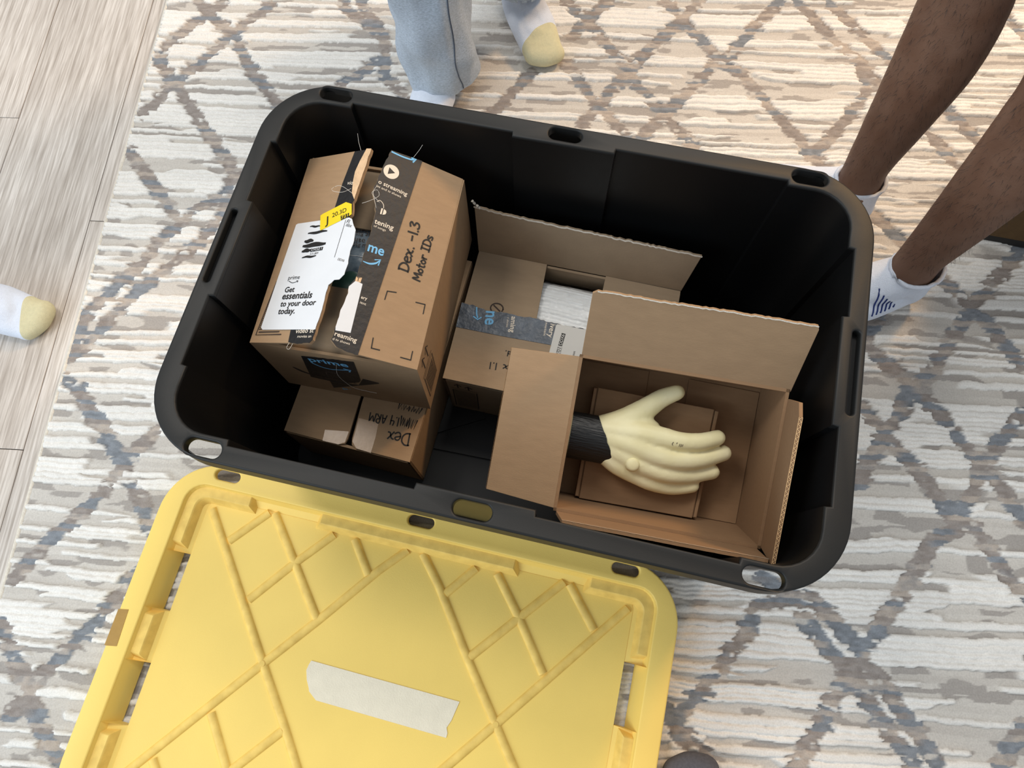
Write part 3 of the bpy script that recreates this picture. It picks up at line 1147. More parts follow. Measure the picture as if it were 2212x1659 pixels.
Lb = [q if q[1] < 0.05 or q[1] > 0.175 else (min(q[0], 0.1045), q[1]) for q in Lj]
fL = plate('flap', PL, [(0.0, 0.0)] + [(0.1006, -0.0019)] + Lb[::-1] + [(0.08, 0.277), (0.0, 0.2775)], KT, M['kraft'], B1)
slab('inner_flap', [(-0.327, -0.088, 0.289), (-0.121, -0.078, 0.289), (-0.124, 0.012, 0.286), (-0.329, 0.003, 0.286)], 0.0035, M['kraft_grey'], B1, (0, 0, 1))
bf = slab('inner_flap', [(-0.333, 0.180, 0.289), (-0.131, 0.188, 0.289), (-0.128, 0.100, 0.286), (-0.330, 0.094, 0.286)], 0.0035, M['kraft_grey'], B1, (0, 0, 1))
FB = Fr((-0.230, 0.140, 0.2918), (1, 0.04, 0), (0, 1, 0.03))
strokes('print_mark', FB, [smooth_line([(0.020, 0.020), (0.026, 0.006), (0.020, -0.006), (0.006, -0.008), (-0.002, 0.002)], 5), [(0.006, 0.022), (0.024, 0.022)]], 0.005, M['ink'], bf, 0.001)
# peeled liner along the tear, printed tape, labels
plate('peeled_liner', PL, Lb[:len([q for q in Lb if q[1] > 0.1985])] + [(0.1045, 0.1985), (0.0973, 0.2091), (0.093, 0.2294), (0.0918, 0.2425), (0.0945, 0.2579), (0.0999, 0.2775)], 0.0006, M['kraft_pale'], fL, top=0.0010)
tR = plate('printed_tape', PR, [(-0.0577, 0.2805)] + Rj + R_front[:1] + jag([(-0.1006, -0.0005), (-0.086, -0.0034), (-0.0737, -0.0031)], 0.0008, 0.003, 3), 0.0004, M['tape_black'], fR, top=0.0005)
tL = plate('printed_tape', PL, [(0.08, 0.2765), (0.0755, 0.2262), (0.0751, 0.1903), (0.064, 0.0166)] + jag([(0.0662, -0.0002), (0.085, -0.0025), (0.1006, -0.0019)], 0.0008, 0.003, 4) + Lb[::-1], 0.0004, M['tape_black'], fL, top=0.0005)
lbR = plate('label_scrap', PR, [(-0.0993, 0.0872), (-0.0903, 0.0859), (-0.0888, 0.0207), (-0.1065, 0.0183)] + [q for q in Rj[::-1] if 0.019 < q[1] < 0.0770] + [(-0.1051, 0.0776)], 0.0004, M['label'], fR, top=0.0010)
llab = [(0.0158, 0.1695), (0.0185, 0.1712), (0.058, 0.172), (0.1052, 0.1712)] + [q for q in Lj if 0.0160 < q[1] < 0.1712] + [(0.1042, 0.0156), (0.0165, 0.017), (0.0127, 0.0202)]
lbL = plate('shipping_label', PL, llab, 0.0004, M['label'], fL, top=0.0010)
lbL['label'] = 'white torn shipping label with black lettering'
stk = plate('sticker', PL, [(0.0554, 0.1792), (0.0590, 0.1815), (0.0927, 0.1952), (0.1032, 0.1912), (0.1083, 0.1755), (0.1034, 0.1719), (0.0636, 0.1561), (0.0620, 0.1580)], 0.0004, M['sticker'], fL, top=0.0016)
stk['label'] = 'yellow sorting sticker'
Z1 = 0.0013
text(PL, 'prime', (0.0334, 0.0865), (0.0527, 0.0866), M['ink'], lbL, 0.0, 1.0, Z1)
strokes('print_mark', PL, [smooth_line([(0.0356, 0.0846), (0.0432, 0.0815), (0.0517, 0.0836)], 6), [(0.0490, 0.0842), (0.0517, 0.0838), (0.0512, 0.0818)]], 0.0008, M['ink'], lbL, Z1)
text(PL, 'Get', (0.0339, 0.0685), (0.0503, 0.0685), M['ink'], lbL, 0.022, 1.0, Z1)
text(PL, 'essentials', (0.0333, 0.0587), (0.083, 0.0586), M['ink'], lbL, 0.022, 1.0, Z1)
text(PL, 'to your door', (0.0342, 0.0485), (0.0927, 0.0485), M['ink'], lbL, 0.022, 1.0, Z1)
text(PL, 'today.', (0.0343, 0.038), (0.0626, 0.038), M['ink'], lbL, 0.022, 1.0, Z1)
text(PL, '20.3D', (0.0772, 0.1737), (0.0985, 0.1801), M['ink'], stk, 0.0, 1.05, 0.0019)
text(PL, 'J', (0.0690, 0.1640), (0.0733, 0.1653), M['ink'], stk, 0.012, 1.0, 0.0019)
b7 = plate('print_mark', PL, [(0.0907, 0.1747), (0.1035, 0.1778), (0.1052, 0.1722), (0.0937, 0.1680)], 0.0002, M['ink'], stk, top=0.0018)
text(PL, '721', (0.0942, 0.1692), (0.1035, 0.1726), M['sticker'], stk, 0.01, 0.9, 0.0021)
bl = [(0.0429, 0.1641), (0.0605, 0.1629), (0.0432, 0.1533), (0.0746, 0.1547), (0.0417, 0.1416), (0.0558, 0.1422), (0.0413, 0.1348), (0.0783, 0.1359), (0.0426, 0.1273), (0.0566, 0.128), (0.046, 0.118), (0.0686, 0.1183)]
wd = [0.0030, 0.0042, 0.0060, 0.0072, 0.0058, 0.0034]
for k in range(6):
    a, b = bl[2 * k], bl[2 * k + 1]
    pts = [(a[0] + (b[0] - a[0]) * t, a[1] + (b[1] - a[1]) * t + 0.0005 * math.sin(9 * t + k)) for t in [i / 9 for i in range(10)]]
    strokes('crossed_out_line', PL, [pts], wd[k], M['ink'], lbL, Z1, True)
plate('print_mark', PL, [(0.0569, 0.1250), (0.0767, 0.1262), (0.0767, 0.1310), (0.0569, 0.1298)], 0.0002, M['ink'], lbL, top=Z1)
text(PL, 'CYCLE 1', (0.0585, 0.1259), (0.0752, 0.1270), M['label'], lbL, 0.01, 1.0, Z1 + 0.0003)
text(PL, '3.5 LBM', (0.0577, 0.1206), (0.0711, 0.1211), M['ink'], lbL, 0.0, 1.0, Z1)
strokes('print_mark', PL, [[(0.1011, 0.168), (0.1008, 0.1142)]], 0.0006, M['ink'], lbL, Z1)
text(PL, 'DDX6', (0.1071, 0.1096), (0.1182, 0.1062), M['ink_grey'], lbL, 0.0, 1.0, Z1)
text(PL, 'FI.', (0.1033, 0.1635), (0.1090, 0.1615), M['ink'], lbL, 0.0, 1.0, Z1)
text(PL, 'DDX', (0.1040, 0.1588), (0.1135, 0.1555), M['ink'], lbL, 0.01, 1.0, Z1)
strokes('print_mark', PL, [[(0.05, 0.0102), (0.0072, 0.0102), (0.0134, 0.0852)], [(0.0455, 0.0140), (0.0110, 0.0140)]], 0.0016, M['print_brown'], fL, 0.0006)
strokes('print_mark', PL, [[(0.0098 + 0.0045 * k / 26, 0.018 + 0.064 * k / 26), (0.0140 + 0.0045 * k / 26, 0.018 + 0.064 * k / 26)] for k in range(0, 27)], 0.0013, M['print_brown'], fL, 0.0006)
text(PL, 'vid', (0.0841, 0.2236), (0.0935, 0.2222), M['print_white'], tL, 0.0, 1.0, 0.0008)
text(PL, 'video st', (0.0736, 0.0112), (0.1025, 0.0117), M['print_white'], tL, 0.008, 1.0, 0.0008)
text(PL, 'movies an', (0.0789, 0.0052), (0.1010, 0.0052), M['print_white'], tL, 0.0, 0.9, 0.0008)
ZT = 0.0008
text(PR, 'o streaming', (-0.1050, 0.2258), (-0.0658, 0.2224), M['print_white'], tR, 0.012, 1.0, ZT)
text(PR, 'ies and tv shows', (-0.1060, 0.2200), (-0.0727, 0.2170), M['print_white'], tR, 0.0, 1.0, ZT)
plate('print_mark', PR, [(-0.0927 + 0.0102 * math.cos(a), 0.2482 + 0.0102 * math.sin(a)) for a in [2 * math.pi * k / 28 for k in range(28)]], 0.0001, M['print_white'], tR, holes=[[(-0.0965, 0.2432), (-0.0875, 0.2482), (-0.0965, 0.2535)]], top=ZT)
strokes('print_mark', PR, [smooth_line([(-0.1000, 0.2000), (-0.0968, 0.2030), (-0.0918, 0.1998), (-0.0900, 0.1945)], 5)], 0.0008, M['print_white'], tR, ZT)
plate('print_mark', PR, [(-0.0925, 0.1850), (-0.0905, 0.1850), (-0.0905, 0.1935), (-0.0925, 0.1935)], 0.0001, M['print_white'], tR, top=ZT)
plate('print_mark', PR, [(-0.0892, 0.1850), (-0.0860, 0.1868), (-0.0852, 0.1893), (-0.0860, 0.1920), (-0.0892, 0.1935)], 0.0001, M['print_white'], tR, top=ZT)
text(PR, 'tening', (-0.0965, 0.1699), (-0.0716, 0.1692), M['print_white'], tR, 0.012, 1.0, ZT)
text(PR, 'of songs', (-0.0960, 0.1650), (-0.0802, 0.1642), M['print_white'], tR, 0.0, 0.95, ZT)
text(PR, 'me', (-0.0955, 0.1307), (-0.0750, 0.1307), M['print_blue'], tR, 0.02, 1.1, ZT)
strokes('print_mark', PR, [smooth_line([(-0.0970, 0.1152), (-0.0888, 0.1148), (-0.0814, 0.1182), (-0.0772, 0.1240)], 5)], 0.0024, M['print_blue'], tR, ZT, True)
strokes('print_mark', PR, [[(-0.0836, 0.1222), (-0.0769, 0.1247), (-0.0780, 0.1165)]], 0.0014, M['print_blue'], tR, ZT)
text(PR, 'ery', (-0.0878, 0.0671), (-0.0802, 0.0674), M['print_white'], tR, 0.01, 1.0, ZT)
text(PR, 'ient', (-0.0874, 0.0607), (-0.0799, 0.0602), M['print_white'], tR, 0.0, 1.0, ZT)
text(PR, 'reaming', (-0.1062, 0.0118), (-0.0794, 0.0110), M['print_white'], tR, 0.012, 1.0, ZT)
text(PR, 'd tv shows', (-0.1070, 0.0060), (-0.0862, 0.0058), M['print_white'], tR, 0.0, 0.95, ZT)
strokes('print_mark', PR, [smooth_line([(-0.0985, 0.2765), (-0.0854, 0.2755), (-0.0732, 0.2760), (-0.0680, 0.2780)], 5), [(-0.0718, 0.2788), (-0.0662, 0.2790), (-0.0690, 0.2735)]], 0.0022, M['print_blue'], tR, ZT)
plate('label_scrap', PR, [(-0.1000, 0.0925), (-0.0929, 0.0934), (-0.0932, 0.0868), (-0.0998, 0.0866)], 0.0002, M['kraft_pale'], fR, top=0.0011)
text(PR, 'T', (-0.0990, 0.0875), (-0.0945, 0.0878), M['ink'], fR, 0.0, 0.9, 0.0013)
hand(PR, 'Dex. -1.3', (-0.0402, 0.1208), (-0.0401, 0.1926), 0.0125, 0.0023, fR)
hand(PR, 'Motor IDs', (-0.0227, 0.114), (-0.0197, 0.1806), 0.0105, 0.0021, fR)
bk = [(-0.0596, 0.0757), (-0.0591, 0.0874), (-0.048, 0.0894), (-0.0215, 0.085), (-0.0094, 0.0859), (-0.009, 0.0731), (-0.0614, 0.0232), (-0.0604, 0.0101), (-0.0502, 0.0106), (-0.0109, 0.0213), (-0.0106, 0.0097), (-0.0236, 0.0094)]
for k in range(4):
    strokes('corner_mark', PR, [bk[3 * k:3 * k + 2], bk[3 * k + 1:3 * k + 3]], 0.0013, M['ink'], fR, 0.0005)
# front wall
t1 = plate('printed_tape', PF, jag([(0.0615, -0.0192), (0.085, -0.015), (0.133, -0.0087)], 0.001, 0.004, 5) + [(0.125, -0.082), (0.1103, -0.117), (0.048, -0.105)], 0.0004, M['tape_black'], B1, top=0.0006)
t2 = plate('printed_tape', PF, [(0.0744, -0.1090), (0.1169, -0.1050), (0.1298, -0.0740), (0.1512, -0.0790), (0.1433, -0.1545), (0.0700, -0.1555)], 0.0004, M['tape_black'], B1, top=0.0009)
text(PF, 'prime', (0.0688, -0.0330), (0.1214, -0.0322), M['print_blue'], t1, 0.02, 0.95, 0.0009)
strokes('print_mark', PF, [smooth_line([(0.0703, -0.0395), (0.0794, -0.0491), (0.0937, -0.0529), (0.1203, -0.0438)], 6), [(0.1120, -0.0420), (0.1203, -0.0438), (0.1170, -0.0520)]], 0.0026, M['print_blue'], t1, 0.0009)
text(PF, 'free listening', (0.0582, -0.0984), (0.1152, -0.0994), M['ink_grey'], t1, 0.0, 1.1, 0.0012)
strokes('print_mark', PF, [smooth_line([(0.079, -0.082), (0.080, -0.070), (0.088, -0.064), (0.097, -0.070), (0.098, -0.083)], 5)], 0.0016, M['ink_grey'], t1, 0.0009)
text(PF, 'prime', (0.1345, -0.1370), (0.0857, -0.1310), M['print_blue'], t2, 0.01, 1.0, 0.0012)
strokes('print_mark', PF, [smooth_line([(0.0329, -0.0727), (0.041, -0.0857), (0.052, -0.0942)], 5)], 0.006, M['print_brown'], B1, 0.0004, True)
strokes('print_mark', PF, [smooth_line([(0.147, -0.0873), (0.1600, -0.0674), (0.1723, -0.0766), (0.165, -0.098), (0.1505, -0.1054)], 6)], 0.006, M['print_brown'], B1, 0.0004, True)
# right-hand side wall: handling marks
sr = [(0.0086, -0.0583), (0.0474, -0.0640), (0.0452, -0.1300), (0.0070, -0.1300)]
strokes('print_mark', PS, [sr + sr[:1]], 0.0016, M['print_brown'], B1, 0.0006)
strokes('print_mark', PS, [[(0.012, -0.070 - 0.0075 * k), (0.043, -0.0745 - 0.0072 * k)] for k in range(8)], 0.0028, M['print_brown'], B1, 0.0006)
for x in (0.019, 0.036):
    strokes('print_mark', PS, [[(x, -0.045), (x, -0.015)], [(x - 0.006, -0.024), (x, -0.013), (x + 0.006, -0.024)]], 0.0018, M['print_brown'], B1, 0.0006)
strokes('print_mark', PS, [[(0.005, -0.050), (0.048, -0.055)]], 0.0014, M['print_brown'], B1, 0.0006)
# loose threads from the torn tape
def thread(fr, pts, r=0.00022):
    tube('thread', [fr.p(*q) for q in pts], r, M['thread'], B1, 4)


thread(PL, smooth_line([(0.094, 0.216, 0.001), (0.086, 0.208, 0.006), (0.072, 0.210, 0.008), (0.066, 0.216, 0.006), (0.072, 0.221, 0.004), (0.084, 0.217, 0.005), (0.101, 0.206, 0.004)], 5))
thread(PR, smooth_line([(-0.117, 0.191, 0.0), (-0.108, 0.196, 0.006), (-0.100, 0.206, 0.006), (-0.104, 0.214, 0.004), (-0.109, 0.207, 0.004), (-0.097, 0.199, 0.003)], 5))
thread(PR, smooth_line([(-0.105, 0.222, 0.0), (-0.108, 0.208, 0.007), (-0.104, 0.197, 0.008), (-0.099, 0.190, 0.003)], 5))
thread(PR, smooth_line([(-0.070, 0.281, 0.0), (-0.066, 0.290, 0.006), (-0.064, 0.296, 0.012)], 4))
thread(PL, smooth_line([(0.090, 0.277, 0.0), (0.088, 0.286, 0.006), (0.090, 0.293, 0.014)], 4))
thread(PL, smooth_line([(0.068, -0.001, 0.0), (0.067, -0.008, 0.001), (0.072, -0.010, 0.001), (0.074, -0.002, 0.0)], 4))
thread(PF, smooth_line([(0.107, -0.025, 0.002), (0.100, -0.06, 0.005), (0.104, -0.1, 0.004), (0.112, -0.118, 0.003), (0.140, -0.120, 0.004)], 5))

# pouch showing through the tear
pou = thing('plastic_pouch', 'glossy blue-grey plastic pouch seen through the torn gap of the taped box', 'pouch', (-0.235, 0.05, 0.24))


def pillow(name, cx, cy, cz, hx, hy, hz, rot, mt, parent, seed=0, n=22):
    rnd = np.random.RandomState(seed)
    V, F = [], []
    for sgn in (1, -1):
        for i in range(n + 1):
            for j in range(n + 1):
                x, y = 2 * i / n - 1, 2 * j / n - 1
                h = ((1 - x ** 4) * (1 - y ** 4)) ** 0.5
                wr = 0.12 * math.sin(7 * x + 3 * y + seed) * math.sin(5 * y - 4 * x)
                X, Y = hx * x * (1 - 0.06 * (1 - y * y)), hy * y * (1 - 0.06 * (1 - x * x))
                V.append((cx + X * math.cos(rot) - Y * math.sin(rot), cy + X * math.sin(rot) + Y * math.cos(rot), cz + sgn * hz * h * (1 + wr)))
    b = (n + 1) ** 2
    for i in range(n):
        for j in range(n):
            a = i * (n + 1) + j
            F.append((a, a + n + 1, a + n + 2, a + 1))
            F.append((b + a, b + a + 1, b + a + n + 2, b + a + n + 1))
    o = mk(name, V, F, mt, parent, True)
    return o


pillow('bag', -0.232, 0.072, 0.262, 0.075, 0.048, 0.0215, 0.05, M['pouch'], pou, 1)
pillow('bag', -0.232, 0.030, 0.255, 0.075, 0.042, 0.022, 0.02, M['pouch_green'], pou, 2)['label'] = 'dark green lower end'
PT = Fr((-0.232, 0.085, 0.2860), (1, 0.05, 0), (0, 1, 0.05))
for k, (yy, s) in enumerate(((0.010, 'use case'), (0.004, 'tag 20mm'), (-0.006, 'use line'), (-0.012, 'tag mount'))):
    text(PT, s, (-0.018, yy), (0.016, yy + 0.001), M['ink_grey'], pou, 0.0, 0.9, 0.0)
strokes('fold_line', PT, [[(-0.03, -0.028), (0.03, -0.025)]], 0.0008, M['label'], pou, 0.0008)

# ---- box B: closed carton underneath
P2 = Fr((-0.3181, -0.166, 0.139), (0.9997, -0.0257, 0.0), (0.0257, 0.9997, 0.0))
B2 = thing('cardboard_box', 'closed brown cardboard box underneath the taped box, with marker writing on its lid flaps', 'box', (-0.22, 0.0, 0.0075), 'cardboard boxes in the tote')
w2, d2, h2 = 0.191, 0.329, 0.1315
bb = [P2.p(0, 0, -h2), P2.p(w2, 0, -h2), P2.p(w2, d2, -h2), P2.p(0, d2, -h2)]
bt = [P2.p(0, 0, -KT), P2.p(w2, 0, -KT), P2.p(w2, d2, -KT), P2.p(0, d2, -KT)]
box_shell(B2, bb, bt, M['kraft'])
f2l = plate('flap', P2, [(0.0005, 0.001), (0.084, 0.001), (0.0925, 0.004), (0.0945, 0.012), (0.092, 0.07), (0.090, 0.328), (0.0005, 0.328)], KT, M['kraft'], B2, bevel=0.0008)
f2r = plate('flap', P2, [(0.1905, 0.001), (0.1905, 0.328), (0.095, 0.328), (0.0965, 0.07), (0.1000, 0.014), (0.1025, 0.005), (0.110, 0.001)], KT, M['kraft'], B2, bevel=0.0008)
plate('clear_tape', P2, [(0.0582, 0.0165), (0.0600, 0.0005), (0.0840, 0.0008), (0.0920, 0.0060), (0.0925, 0.0225)], 0.0003, M['pale_tape'], f2l, top=0.0003)
plate('clear_tape', P2, [(0.1015, 0.0225), (0.1020, 0.010), (0.1110, 0.0015), (0.1330, 0.0005), (0.1325, 0.0222), (0.130, 0.045), (0.1000, 0.045)], 0.0003, M['pale_tape'], f2r, top=0.0003)
hand(P2, 'Dex', (0.1795, 0.0411), (0.1452, 0.0362), 0.0175, 0.0021, f2r)
hand(P2, '1.4 ARM', (0.158, 0.0595), (0.1122, 0.0568), 0.0125, 0.0017, f2r)


def scribble(fr, x0, x1, y0, y1, n, parent, sd):
    rnd = random.Random(sd)
    pts = []
    for i in range(n):
        t = i / (n - 1)
        pts.append((x0 + (x1 - x0) * t + rnd.uniform(-1, 1) * 0.001, (y0 if i % 2 else y1) + rnd.uniform(-1, 1) * 0.0015))
    strokes('crossed_out_word', fr, [pts], 0.0021, M['ink'], parent, 0.0005)


scribble(P2, 0.160, 0.184, 0.049, 0.062, 17, f2r, 1)
scribble(P2, 0.150, 0.184, 0.073, 0.080, 19, f2r, 2)

# ---- box C: open box with the folded white pack
P3 = Fr((-0.1127, -0.0411, 0.149), (1.0, -0.0014, 0.0), (0.0014, 1.0, 0.0))
P3F = Fr((-0.1127, -0.0411, 0.149), (1.0, -0.0014, 0.0), (0.0, 0.0, 1.0))
B3 = thing('cardboard_box', 'middle cardboard box with blue-grey tape, one flap standing open over a white pack', 'box', (0.045, 0.066, 0.0075), 'cardboard boxes in the tote')
w3, d3, h3 = 0.315, 0.2145, 0.1415
bb = [P3.p(0, 0, -h3), P3.p(w3, 0, -h3), P3.p(w3, d3, -h3), P3.p(0, d3, -h3)]
bt = [P3.p(0, 0, -2 * KT), P3.p(w3, 0, -2 * KT), P3.p(w3, d3, -2 * KT), P3.p(0, d3, -2 * KT)]
box_shell(B3, bb, bt, M['kraft_grey'])
f3L = plate('flap', P3, [(0.001, 0.003), (0.110, 0.003), (0.1124, 0.1194), (0.1084, 0.2145), (0.001, 0.2145)], 0.0035, M['kraft_grey'], B3, top=-0.0045)
plate('flap', P3, [(0.314, 0.003), (0.314, 0.2135), (0.200, 0.2145), (0.197, 0.003)], 0.0035, M['kraft_grey'], B3, top=-0.0045)
torn3 = jag([(-0.0025, 0.1229), (0.0185, 0.1219), (0.0361, 0.1179), (0.0581, 0.1206), (0.0808, 0.12), (0.1112, 0.1212), (0.14, 0.1198), (0.1954, 0.12), (0.314, 0.121)], 0.0012, 0.004, 9)
f3F = plate('flap', P3, [(0.314, 0.0), (0.0, 0.0), (-0.001, 0.0775)] + torn3, 0.0035, M['kraft_grey'], B3, top=0.0, bevel=0.0006)
t3 = plate('printed_tape', P3, [(-0.0012, 0.0818)] + [(x, y - 0.0008) for x, y in torn3] + [(0.314, 0.087), (0.1416, 0.0841), (0.0693, 0.0822)], 0.0005, M['tape_blue'], f3F, top=0.0007)
lb3 = plate('shipping_label', P3, [(0.1433, 0.1165), (0.1450, 0.1182), (0.2300, 0.1190), (0.2300, 0.040), (0.142, 0.040)], 0.0004, M['label_grey'], f3F, top=0.0012)
tz = 0.0011
text(P3, 'ne', (0.0370, 0.1165), (0.0400, 0.0945), M['print_blue'], t3, 0.02, 1.1, tz)
strokes('print_mark', P3, [smooth_line([(0.0215, 0.1187), (0.0240, 0.1090), (0.0268, 0.1030)], 4), [(0.0205, 0.1035), (0.0278, 0.1000), (0.0320, 0.1045)]], 0.002, M['print_blue'], t3, tz)
text(P3, 'aming', (0.0759, 0.1160), (0.0788, 0.0904), M['print_white'], t3, 0.01, 1.0, tz)
text(P3, 'v shows', (0.0701, 0.1132), (0.0718, 0.0972), M['print_white'], t3, 0.0, 0.9, tz)
text(P3, 'ivery', (0.1350, 0.1170), (0.1352, 0.0952), M['print_white'], t3, 0.01, 1.0, tz)
text(P3, 'nvenient', (0.1270, 0.1170), (0.1285, 0.096), M['print_white'], t3, 0.0, 0.9, tz)
plate('print_mark', P3, [(0.1541, 0.1058), (0.16, 0.1056), (0.1588, 0.0852), (0.1529, 0.0856)], 0.0002, M['ink'], lb3, top=0.0014)
text(P3, 'DDX6', (0.1582, 0.0868), (0.1588, 0.1040), M['label_grey'], lb3, 0.01, 1.0, 0.0017)
strokes('print_mark', P3, [[(0.1532, 0.0835), (0.1589, 0.0837), (0.1588, 0.0644), (0.1524, 0.0644), (0.1532, 0.0835)]], 0.0004, M['ink'], lb3, 0.0014)
text(P3, '09/01', (0.1578, 0.0660), (0.1582, 0.0820), M['ink'], lb3, 0.0, 1.0, 0.0014)
text(P3, 'd States', (0.1793, 0.0662), (0.1793, 0.0818), M['ink'], lb3, 0.0, 1.0, 0.0014)
hand(P3, 'ex 1.1', (0.0990, 0.0405), (0.0600, 0.0385), 0.0100, 0.0017, f3F)
hand(P3, 'rnd.', (0.1035, 0.0614), (0.0781, 0.0612), 0.0075, 0.0016, f3F)
strokes('print_mark', P3, [[(0.0505 + 0.0095 * math.cos(a), 0.1262 + 0.0080 * math.sin(a)) for a in [2 * math.pi * k / 24 for k in range(25)]], [(0.0450, 0.1300), (0.0560, 0.1225)]], 0.0020, M['print_brown'], f3L, -0.0040)
# back flap standing up
A3, Bq = P3.p(0.0, d3, -0.006), P3.p(w3, d3, -0.006)
FBk = Fr(A3, Bq - A3, Vector((0, 0.017, 0.085)))
top3 = jag([(0.325, 0.083), (0.24, 0.0855), (0.16, 0.088), (0.08, 0.0905), (0.03, 0.0925), (-0.004, 0.0965)], 0.0012, 0.004, 12)
fB3 = plate('flap', FBk, [(0.0, 0.0), (0.315, 0.0)] + top3, 0.0035, M['kraft_grey'], B3, bevel=0.0006, top=0.0)
strokes('ragged_paper_edge', FBk, [top3], 0.0030, M['paper_rag'], fB3, 0.0006)
tube('ragged_paper_edge', [FBk.p(0.004 - 0.012 * t, 0.094 + 0.012 * t + 0.001 * math.sin(9 * t), -0.001) for t in [k / 8 for k in range(9)]], 0.0022, M['paper_rag'], fB3, 5)
# front wall handling marks
fr3 = [(0.0113, -0.0430), (0.0483, -0.0410), (0.0455, -0.1250), (0.0080, -0.1250)]
strokes('print_mark', P3F, [fr3 + fr3[:1]], 0.0018, M['print_brown'], B3, 0.0006)
strokes('print_mark', P3F, [[(0.013, -0.049 - 0.007 * k), (0.045, -0.0475 - 0.007 * k)] for k in range(11)], 0.0022, M['print_brown'], B3, 0.0006)
for x, y in ((0.0205, -0.0219), (0.0368, -0.0240)):
    strokes('print_mark', P3F, [[(x, y - 0.008), (x, y + 0.006)], [(x - 0.005, y), (x, y + 0.007), (x + 0.005, y)]], 0.0024, M['print_brown'], B3, 0.0006)
strokes('print_mark', P3F, [[(0.0100, -0.0350), (0.0500, -0.0345)]], 0.0012, M['print_brown'], B3, 0.0006)

# ---- the folded white pack in clear film
pk = thing('wrapped_cloth_pack', 'pleated white cloth pack in clear plastic film inside the middle box', 'cloth pack', (0.046, 0.09, 0.02))


def sheet(name, fr, u0, u1, v0, v1, nu, nv, fn, mt, parent, bottom=None):
    V, F = [], []
    for i in range(nu + 1):
        for j in range(nv + 1):
            u = u0 + (u1 - u0) * i / nu
            v = v0 + (v1 - v0) * j / nv
            V.append(fr.p(u, v, fn(u, v, i / nu, j / nv)))
    for i in range(nu):
        for j in range(nv):
            a = i * (nv + 1) + j
            F.append((a, a + nv + 1, a + nv + 2, a + 1))
    if bottom is not None:
        b = len(V)
        rim = [i * (nv + 1) for i in range(nu + 1)] + [nu * (nv + 1) + j for j in range(1, nv + 1)] + [i * (nv + 1) + nv for i in range(nu - 1, -1, -1)] + [j for j in range(nv - 1, 0, -1)]
        for r in rim:
            q = V[r]
            V.append(Vector((q.x, q.y, bottom)))
        n = len(rim)
        for k in range(n):
            F.append((rim[k], rim[(k + 1) % n], b + (k + 1) % n, b + k))
        F.append(tuple(b + k for k in range(n)))
    return mk(name, V, F, mt, parent, True)


def pleat(u, v, s, t):
    e = min(1, 9 * min(s, 1 - s)) ** 0.5 * min(1, 7 * min(t, 1 - t)) ** 0.5
    w = v + 0.010 * (u - 0.15) + 0.0012 * math.sin(40 * u)
    ph = (w / 0.0062) % 1.0
    fold = 1 - (2 * abs(ph - 0.5)) ** 2.2
    return -0.036 + 0.022 * e + 0.0042 * fold * e * (0.7 + 0.3 * math.sin(300 * v + 20 * u))


sheet('cloth', P3, 0.088, 0.232, 0.045, 0.198, 60, 150, pleat, M['cloth'], pk, 0.014)
rs = np.random.RandomState(5)
fz = rs.rand(40, 40)


def crump(u, v, s, t):
    x, y = s * 38, t * 38
    i, j = int(x), int(y)
    fx, fy = x - i, y - j
    c = fz[i, j] * (1 - fx) * (1 - fy) + fz[min(i + 1, 39), j] * fx * (1 - fy) + fz[i, min(j + 1, 39)] * (1 - fx) * fy + fz[min(i + 1, 39), min(j + 1, 39)] * fx * fy
    e = min(1, 10 * min(s, 1 - s)) ** 0.5 * min(1, 10 * min(t, 1 - t)) ** 0.5
    return -0.052 + 0.0445 * e + 0.0030 * (c - 0.5) + 0.003 * (1 - e) * math.sin(60 * u + 90 * v)


sheet('plastic_film', P3, 0.070, 0.250, 0.030, 0.207, 90, 90, crump, M['film'], pk)

# ---- box D: tilted open box with the foam hand
EX4, EY4, EZ4 = Vector((0.9992, 0.0394, 0.0)), Vector((-0.037, 0.9384, 0.3437)), Vector((0.0136, -0.3434, 0.9391))
P4 = Fr((0.0855, -0.158, 0.109), EX4, EY4)
w4, d4, h4 = 0.250, 0.1914, 0.1175
B4 = thing('cardboard_box', 'open brown cardboard box on the right, tilted forward, with the cream hand inside', 'box', (0.21, -0.08, 0.11), 'cardboard boxes in the tote')
o4 = KT
bb = [P4.p(-o4, -o4, -o4), P4.p(w4 + o4, -o4, -o4), P4.p(w4 + o4, d4 + o4, -o4), P4.p(-o4, d4 + o4, -o4)]
bt = [P4.p(-o4, -o4, h4), P4.p(w4 + o4, -o4, h4), P4.p(w4 + o4, d4 + o4, h4), P4.p(-o4, d4 + o4, h4)]
box_shell(B4, bb, bt, M['kraft_in'])
# two floor flaps seen inside
plate('floor_flap', P4, [(0.001, 0.001), (0.0985, 0.001), (0.0955, 0.190), (0.001, 0.190)], 0.0016, M['kraft_in'], B4, top=0.0018)
plate('floor_flap', P4, [(0.249, 0.001), (0.249, 0.186), (0.1518, 0.1885), (0.155, 0.001)], 0.0016, M['kraft_in'], B4, top=0.0018)


def flap4(name, hinge0, hinge1, out, phi, L, outline, mt, bev=0.0006):
    a, b = P4.p(*hinge0, h4), P4.p(*hinge1, h4)
    dirv = out * math.cos(math.radians(phi)) + EZ4 * math.sin(math.radians(phi))
    fr = Fr(a, b - a, dirv)
    return plate(name, fr, outline, KT, mt, B4, bevel=bev), fr


